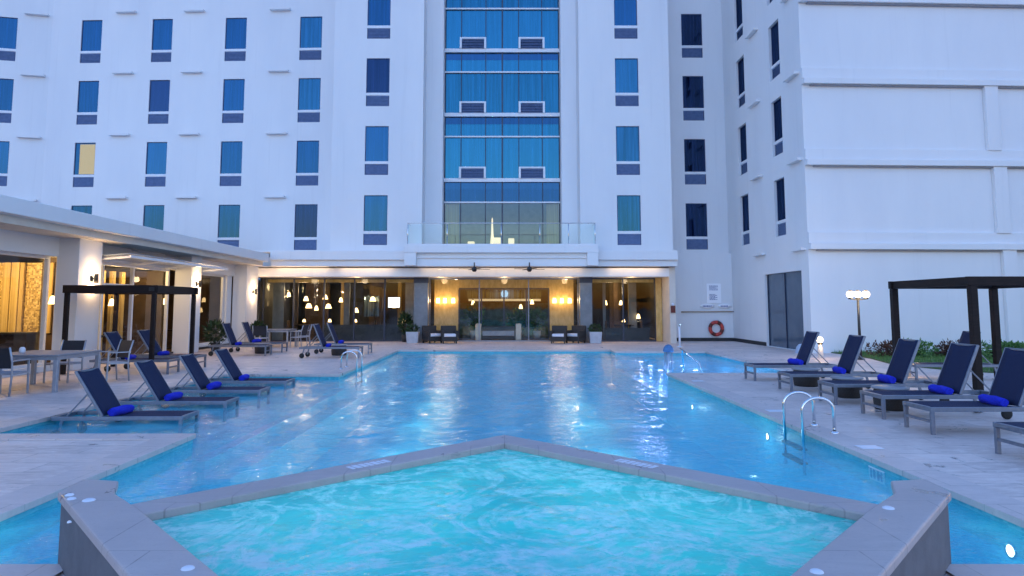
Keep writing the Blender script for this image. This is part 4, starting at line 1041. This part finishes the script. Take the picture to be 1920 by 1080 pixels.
vl = tag(empty('violet_lamp'), 'x', 'underwater light', 'violet bubbling lamps in the shallow bay')
m = MB(); m.lathe([(.0, .05), (.06, .05), (.075, .03)], n=16); m.build('lens', M['purple_lamp'], vl)
m = MB(); m.lathe([(.075, .035), (.095, .03), (.10, 0)], n=16); m.build('bezel', M['chrome'], vl)
UV = {}
for i, (x0, nm) in enumerate(((4.45, 'left'), (5.45, 'right'))):
    for k, nmy in enumerate(('nearest', 'second', 'third', 'farthest')):
        x, y = x0 + .02 * k, 18.3 + 1.5 * k
        place(vl, UV, (x, y, -.17), 0, f'{nmy} violet lamp of the {nm} row in the shallow bay')
        lamp('violet_light', (x, y, -.26), 15, (.62, .5, 1), .05)
        pp = MB(); 
lamp('bay_glow', (6.4, 20, -.4), 24, (.55, .62, 1), .3); lamp('bay_glow', (6.4, 23.5, -.4), 24, (.55, .62, 1), .3)
def depth_tile(x, y, label, rz, pattern):
    o = tag(empty('depth_marker', (x, y, -.16)), label, 'depth marker', 'depth tiles on the right pool wall'); o.rotation_euler = (0, 0, rz)
    m = MB(); m.box(0.002, .008, -.16, .16, -.07, .07); m.build('tile', M['offwhite'], o)
    m = MB()
    for a, b, c, d in pattern: m.box(.0085, .011, a, b, c, d)
    m.build('marking', M['ink'], o)
pat = [(-.12, -.09, -.05, .05), (-.06, -.02, -.05, .05), (.02, .06, -.05, .05), (.02, .12, -.01, .02), (.09, .12, -.05, .05)]
depth_tile(PX, 7.75, 'dark marked depth tile on the right wall near the spa', PI, pat)
depth_tile(PX, 10.35, 'pale vent-like tile on the right pool wall beyond the ladder', PI, [(-.13, .13, -.045, -.035), (-.13, .13, -.01, 0), (-.13, .13, .025, .035)])
lid = MB(); lid.box(-.13, .13, -.10, .10, 0, .006); lproto = tag(lid.build('skimmer_lid', M['offwhite'], bevel=.003), cat='lid', group='white skimmer lids on the right coping'); UL = {}
for x, y, lb in ((4.36, 8.35, 'nearest white skimmer lid on the right coping'), (4.36, 11.2, 'white skimmer lid on the right coping left of the ladder'), (4.36, 15.6, 'farthest white skimmer lid on the right coping')): place(lproto, UL, (x, y, .019), 0, lb)
for s, lb in ((-1, 'faded white lettering plate on the left arm of the spa rim'), (1, 'faded white lettering plate on the right arm of the spa rim')):
    o = tag(empty('rim_marking', (s * 1.06, 5.56, SZ + .001)), lb, 'marking', 'faded white marks on the spa rim'); o.rotation_euler = (0, 0, -s * PI / 4 )
    m = MB(); x = -.20
    for wd_ in (.03, .045, .04, .035, .045, .03, .04): m.box(x, x + wd_, -.05, .05, .0, .003); x += wd_ + .016
    m.build('lettering', M['offwhite'], o)

# ================================================================== PLANTS
def leafy(m, c, r, n, lw, ll, rng, up=.3):
    c = Vector(c)
    for k in range(n):
        d = Vector((rng.gauss(0, 1), rng.gauss(0, 1), rng.gauss(0, 1))).normalized()
        p = c + Vector((d.x * r[0], d.y * r[1], d.z * r[2])) * rng.uniform(.35, 1) ** .6
        t = (d + Vector((rng.gauss(0, .5), rng.gauss(0, .5), up))).normalized(); s = t.cross(Vector((rng.gauss(0, 1), rng.gauss(0, 1), rng.gauss(0, 1)))).normalized()
        a = ll * rng.uniform(.6, 1.3); b = lw * rng.uniform(.6, 1.3)
        m.b.faces.new([m.b.verts.new(q) for q in (p, p + t * a * .5 + s * b, p + t * a, p + t * a * .5 - s * b)])
rp = random.Random(11)
def planter(x, y, label, h=.52):
    o = tag(empty('planter', (x, y, 0)), label, 'planter', 'square pale planters beside the porch pillars')
    m = MB(); v = m.box(-.29, .29, -.29, .29, .001, h)
    for q in v:
        if q.co.z < .1: q.co.x *= .86; q.co.y *= .86
    m.build('pot', M['pot'], o, bevel=.015)
    m = MB(); m.box(-.25, .25, -.25, .25, h, h + .01); m.build('soil', M['soil'], o)
    m = MB(); leafy(m, (0, 0, h + .14), (.24, .24, .17), 200, .028, .13, rp); m.build('foliage', M['leaf'], o, weld=False, recalc=False)
planter(-4.25, 31.9, 'square pale planter with dark shrub before the left porch pillar'); planter(4.2, 31.9, 'square pale planter with dark shrub before the right porch pillar')
def potplant(x, y, label, r, h, nm='potted_plant'):
    o = tag(empty(nm, (x, y, 0)), label, 'plant', 'dark potted plants on the left deck')
    m = MB(); m.lathe([(.0, .0), (.13, .0), (.18, .32), (.16, .32), (0, .30)], n=16); m.build('pot', M['wicker'], o)
    m = MB(); m.tube([(0, 0, .3), (.01, .01, h * .7)], .015, 6); m.build('stem', M['darkwood'], o)
    m = MB(); leafy(m, (0, 0, h * .68), (r, r, h * .34), 420, .035, .22, rp, .5); m.build('foliage', M['leaf'], o, weld=False, recalc=False)
potplant(-11.0, 26.2, 'dark leafy potted plant beside the second pavilion column', .34, 1.05); potplant(-10.75, 30.0, 'dark potted plant at the foot of the farthest column', .26, .95)
potplant(-4.75, 33.0 - .15, 'tall dark reddish plant left of the left porch pillar', .25, 1.3)
def shrub(x, y, r, h, label, mt):
    o = tag(empty('shrub', (x, y, .03)), label, 'shrub', 'low shrubs along the right wall')
    m = MB(); m.tube([(0, 0, 0), (0, 0, h * .4)], .02, 6); m.build('stem', M['darkwood'], o)
    m = MB()
    for k in range(7): leafy(m, (rp.uniform(-r, r) * .7, rp.uniform(-.3, .3), h * rp.uniform(.3, .62)), (r * .45, .28, h * .38), 130, .025, .10, rp)
    m.build('foliage', mt, o, weld=False, recalc=False)
shr = [('leaf3', 'reddish low shrub at the left end of the wall bed'), ('leaf2', 'low green shrub just right of the reddish one'), ('leaf3', 'second reddish shrub, left of the pergola post'), ('leaf2', 'green shrub behind the third right lounger'),
       ('leaf2', 'green shrub behind the fourth right lounger'), ('leaf2', 'green shrub under the pergola before the white wall'), ('leaf2', 'green shrub at the right picture edge by the wall')]
for k, (mt, lb) in enumerate(shr): shrub(12.6 + .95 * k, 22.6 + .25 * (k % 3) - .25 * k, .62, .55 + .08 * (k % 2), lb, M[mt])

# ================================================================== PORCH FURNITURE AND INTERIORS
def make_armchair():
    root = tag(empty('porch_armchair'), 'x', 'armchair', 'cushioned armchairs on the porch')
    m = MB(); m.box(-.36, .36, -.36, .36, .10, .30); m.build('base', M['wicker'], root, bevel=.02)
    m = MB(); m.box(-.28, .28, -.34, .22, .305, .44); m.build('seat_cushion', M['offwhite'], root, bevel=.03)
    m = MB(); m.box(-.36, .36, .24, .38, .30, .80); m.build('backrest', M['wicker'], root, bevel=.03)
    for s in (-1, 1): m = MB(); m.box(s * .32 - .05, s * .32 + .05, -.36, .24, .30, .58); m.build('armrest', M['wicker'], root, bevel=.02)
    for sx in (-.3, .3):
        for sy in (-.3, .3): m = MB(); m.box(sx - .025, sx + .025, sy - .025, sy + .025, 0, .1); m.build('foot', M['black'], root)
    return root
ac = make_armchair(); UA = {}
for x, y, a, lb in ((-3.35, 31.9, .6, 'left porch armchair beside the left pillar'), (-2.55, 31.7, .2, 'left porch armchair nearer the glass doors'), (2.5, 31.7, -.2, 'right porch armchair nearer the glass doors'), (3.3, 31.9, -.6, 'right porch armchair beside the right pillar')):
    place(ac, UA, (x, y, 0), a + (PI if False else 0), lb)
sf = tag(empty('reception_sofa', (-.3, 33.9, 0)), 'dark low sofa with pale arms behind the middle porch glass', 'sofa')
m = MB(); m.box(-.80, .80, -.35, .35, .08, .72); m.build('body', M['wicker'], sf, bevel=.03)
for s in (-1, 1):
    m = MB(); m.box(s * .98 - .14, s * .98 + .14, -.42, .38, .05, .84); m.build('arm', mat('cream_upholstery', (.55, .48, .38), (.6, .53, .42), .7, 6), sf, bevel=.04)
m = MB(); m.box(-.78, .78, -.45, -.36, .25, .50); m.build('cushion', M['tabletop'], sf, bevel=.03)

pd = tag(empty('pendant_lamp'), 'x', 'pendant lamp', 'lit pendant lamps inside the glass fronts')
m = MB(); m.tube([(0, 0, 0), (0, 0, .9)], .008, 6); m.build('cord', M['black'], pd)
m = MB(); m.lathe([(.03, .10), (.07, .06), (.12, -.14), (.0, -.13)], n=14); m.build('lamp_shade', M['shade'], pd)
m = MB(); m.lathe([(.035, .11), (.035, .17), (0, .18)], n=10); m.build('cap', M['black'], pd)
UQ = {}
words = ['leftmost', 'second from left', 'third from left', 'fourth from left', 'fifth from left', 'sixth from left', 'seventh from left', 'eighth from left', 'ninth from left', 'tenth from left']
PEND = [(-11.35, 36.0, 2.34), (-10.55, 36.4, 2.12), (-10.05, 35.2, 1.74), (-9.85, 35.9, 1.62), (-9.45, 36.1, 2.20), (-9.3, 36.2, 1.72), (-8.6, 36.0, 2.05), (-8.0, 37, 1.5), (-7.0, 36.4, 2.1), (-5.9, 36.6, 1.75)]
for k, (x, y, z) in enumerate(PEND):
    o = place(pd, UQ, (x, y, z), 0, f'{words[k]} lit pendant lamp behind the left lobby glass')
    o.scale = (.9 + .5 * ((k * 7) % 3) / 2,) * 2 + (1,)
for k, (x, y, z, lb) in enumerate(((-12.9, 27.6, 2.1, 'upper small pendant lamp in the window right of the second column'), (-13.1, 28.1, 1.75, 'large cone pendant lamp in the window right of the second column'), (-13.5, 27.2, 1.9, 'left pendant lamp in the window right of the second column'),
                                   (-13.2, 20.0, 1.9, 'pendant lamp just right of the nearest column'), (-13.3, 23.2, 1.85, 'pendant lamp behind the glass doors near the second column'), (-13.4, 17.9, 1.7, 'pendant lamp at the right side of the big gold window'),
                                   (5.3, 36, 1.9, 'left pendant lamp behind the right lobby glass'), (6.2, 36.5, 1.9, 'middle pendant lamp behind the right lobby glass'), (6.9, 35.4, 1.2, 'low lamp behind the right lobby glass'),
                                   (-1.7, 37, 1.9, 'left pendant lamp behind the lobby doors'), (1.5, 37.4, 1.95, 'right pendant lamp behind the lobby doors'), (.9, 38, 1.7, 'lower pendant lamp behind the lobby doors'))):
    place(pd, UQ, (x, y, z), 0, lb)
for x, y, e in ((-10.5, 35.6, 80), (-7.5, 36, 70), (-5.5, 35.0, 8), (5.3, 35.4, 75), (6.7, 36, 45)): lamp('interior_light', (x, y, 2.5), e, WARM, .25)
lamp('interior_light', (0, 38.3, 2.4), 16, (.75, .92, 1), .25)
for x, y, e in ((-14.6, 18.3, 380), (-13.2, 19.9, 16), (-13.0, 22.6, 95), (-12.9, 24.2, 60), (-13.3, 27.6, 95), (-14.4, 14.0, 60)): lamp('restaurant_light', (x, y, 2.8), e, (1, .66, .28), .25)
for x in (-9.5, -7.0, -3.0, 0, 3.0, 6.0): lamp('soffit_light', (x, 32.3, 2.95), 16, WARM, .15)
tl_ = tag(empty('table_lamp'), 'x', 'table lamp', 'small glowing table lamps inside the lobby')
m = MB(); m.lathe([(0, 0), (.05, 0), (.05, .02), (.012, .03), (.012, .16)], n=12); m.build('stand', M['black'], tl_)
m = MB(); m.lathe([(.05, .27), (.09, .13), (0, .14)], n=14); m.build('lamp_shade', M['shade'], tl_)
UTL = {}
for x, y, z, lb in ((-10.3, 35.3, .76, 'small glowing lamp on the leftmost lobby table'), (-8.7, 34.19, .785, 'small glowing lamp at the left end of the low dark partition'), (-7.6, 35.0, .76, 'small glowing lamp on the middle lobby table'), (-5.0, 34.19, .785, 'small glowing lamp at the right end of the low dark partition'), (6.1, 35.2, .76, 'small glowing lamp on the right lobby table')):
    place(tl_, UTL, (x, y, z), 0, lb)
for x in (-9.3, -6.4, -2.6, -.1, 2.4, 6.0):
    l = bpy.data.lights.new('cove_light', 'AREA'); l.shape = 'RECTANGLE'; l.size = 2.4; l.size_y = .06; l.energy = 5 * EX; l.color = (1, .70, .42)
    o = bpy.data.objects.new('cove_light', l); COL.objects.link(o); o.location = (x, 31.36 if abs(x) > 4 else 31.56 - .2, 3.49); o.rotation_euler = Vector((0, .8, -.6)).to_track_quat('-Z', 'Y').to_euler()
tv = tag(empty('wall_screen', (-6.0, 37.2, 1.9)), 'bright white screen glowing inside the left lobby room', 'screen')
m = MB(); m.box(-.34, .34, 0, .05, -.30, .30); m.build('bezel', M['black'], tv); m = MB(); m.box(-.31, .31, -.004, -.001, -.27, .27); m.build('display', M['screen'], tv)
it = tag(empty('restaurant_table'), 'x', 'table', 'tables inside the restaurant and lobby')
m = MB(); m.box(-.45, .45, -.45, .45, .70, .74); m.build('table_top', M['darkwood'], it, bevel=.01)
m = MB(); m.tube([(0, 0, .02), (0, 0, .7)], .04, 8); m.lathe([(.26, 0), (.26, .02), (.04, .04)], n=16); m.build('pedestal', M['black'], it)
UI = {}
for x, y, lb in ((-13.4, 16.4, 'dark table inside the big gold window'), (-13.2, 22.2, 'dark table behind the restaurant glass doors'), (-13.4, 27.9, 'dark table inside the window right of the second column'), (-10.2, 35.3, 'dark table behind the left end of the lobby glass'),
                 (-7.6, 35.0, 'dark table in the middle of the left lobby room'), (6.1, 35.2, 'dark table behind the right lobby glass')): place(it, UI, (x, y, .012), 0, lb)
def icht():
    root = tag(empty('restaurant_chair'), 'x', 'chair', 'dark chairs inside the restaurant and lobby')
    m = MB(); m.box(-.22, .22, -.22, .22, .42, .48); m.build('seat', M['brown'], root, bevel=.02)
    m = MB(); m.box(-.22, .22, .19, .24, .48, .95); m.build('backrest', M['brown'], root, bevel=.02)
    for sx in (-.19, .19):
        for sy in (-.19, .19): m = MB(); m.box(sx - .02, sx + .02, sy - .02, sy + .02, 0, .42); m.build('leg', M['black'], root)
    return root
ic = icht(); UK = {}
for x, y, a, lb in ((-13.4, 15.7, PI, 'dark chair at the near side of the gold window table'), (-13.4, 17.2, 0, 'dark chair at the far side of the gold window table'), (-10.9, 35.3, 1.57, 'dark chair left of the table behind the lobby glass'), (-9.5, 35.3, -1.57, 'dark chair right of the table behind the lobby glass'),
                    (-6.8, 35.0, -1.57, 'dark chair in the middle of the left lobby room'), (5.4, 35.2, 1.57, 'dark chair left of the table in the right lobby room'), (6.8, 35.2, -1.57, 'dark chair right of the table in the right lobby room')): place(ic, UK, (x, y, .012), a, lb)
for x, y, r, h, lb in ((-1.6, 36.2, .45, 1.6, 'indoor plant left behind the lobby doors'), (.7, 36.6, .5, 1.3, 'indoor plant in the middle behind the lobby doors'), (1.7, 36.2, .4, 1.4, 'indoor plant right behind the lobby doors')):
    o = tag(empty('indoor_plant', (x, y, .012)), lb, 'plant', 'green plants behind the lobby doors')
    m = MB(); m.lathe([(.0, .0), (.16, .0), (.22, .4), (.2, .4), (0, .38)], n=16); m.build('pot', M['pot'], o)
    m = MB(); leafy(m, (0, 0, h * .7), (r, r, h * .36), 420, .05, .26, rp, .5); m.build('foliage', M['leaf2'], o, weld=False, recalc=False)
# lounge lanterns upstairs
for k, (x, w_, h_, lb) in enumerate(((-1.68, .34, .36, 'left lit cube lantern in the first-floor lounge window'), (-.38, .40, .55, 'middle lit cube lantern beside the tall light in the lounge'), (.34, .30, .52, 'right lit cube lantern in the first-floor lounge window'))):
    o = tag(empty('cube_lantern', (x, 34.2, 4.57)), lb, 'lantern', 'lit lanterns in the first-floor lounge')
    m = MB(); m.box(-w_ / 2, w_ / 2, -w_ / 2, w_ / 2, .03, h_); m.build('lit_body', M['lanternlit'], o, bevel=.03); m = MB(); m.box(-w_ / 2 - .01, w_ / 2 + .01, -w_ / 2 - .01, w_ / 2 + .01, 0, .028); m.build('base', M['black'], o)
o = tag(empty('column_lamp', (-.62, 34.2, 4.57)), 'tall slim lit column lamp in the first-floor lounge window', 'floor lamp')
m = MB(); m.lathe([(.16, 0), (.10, .3), (.06, .8), (.035, 1.5), (0, 1.6)], n=14); m.build('lit_column', M['lanternlit'], o); m = MB(); m.lathe([(.2, -.0), (.2, .02), (.1, .03)], n=14); m.build('foot', M['black'], o)
lamp('lounge_light', (-.4, 33.9, 5.3), 3, WARM, .2); lamp('lounge_light', (-2.55, 33.95, 6.9), 8, WARM, .06); lamp('lounge_light', (2.35, 33.95, 6.9), 8, WARM, .06)
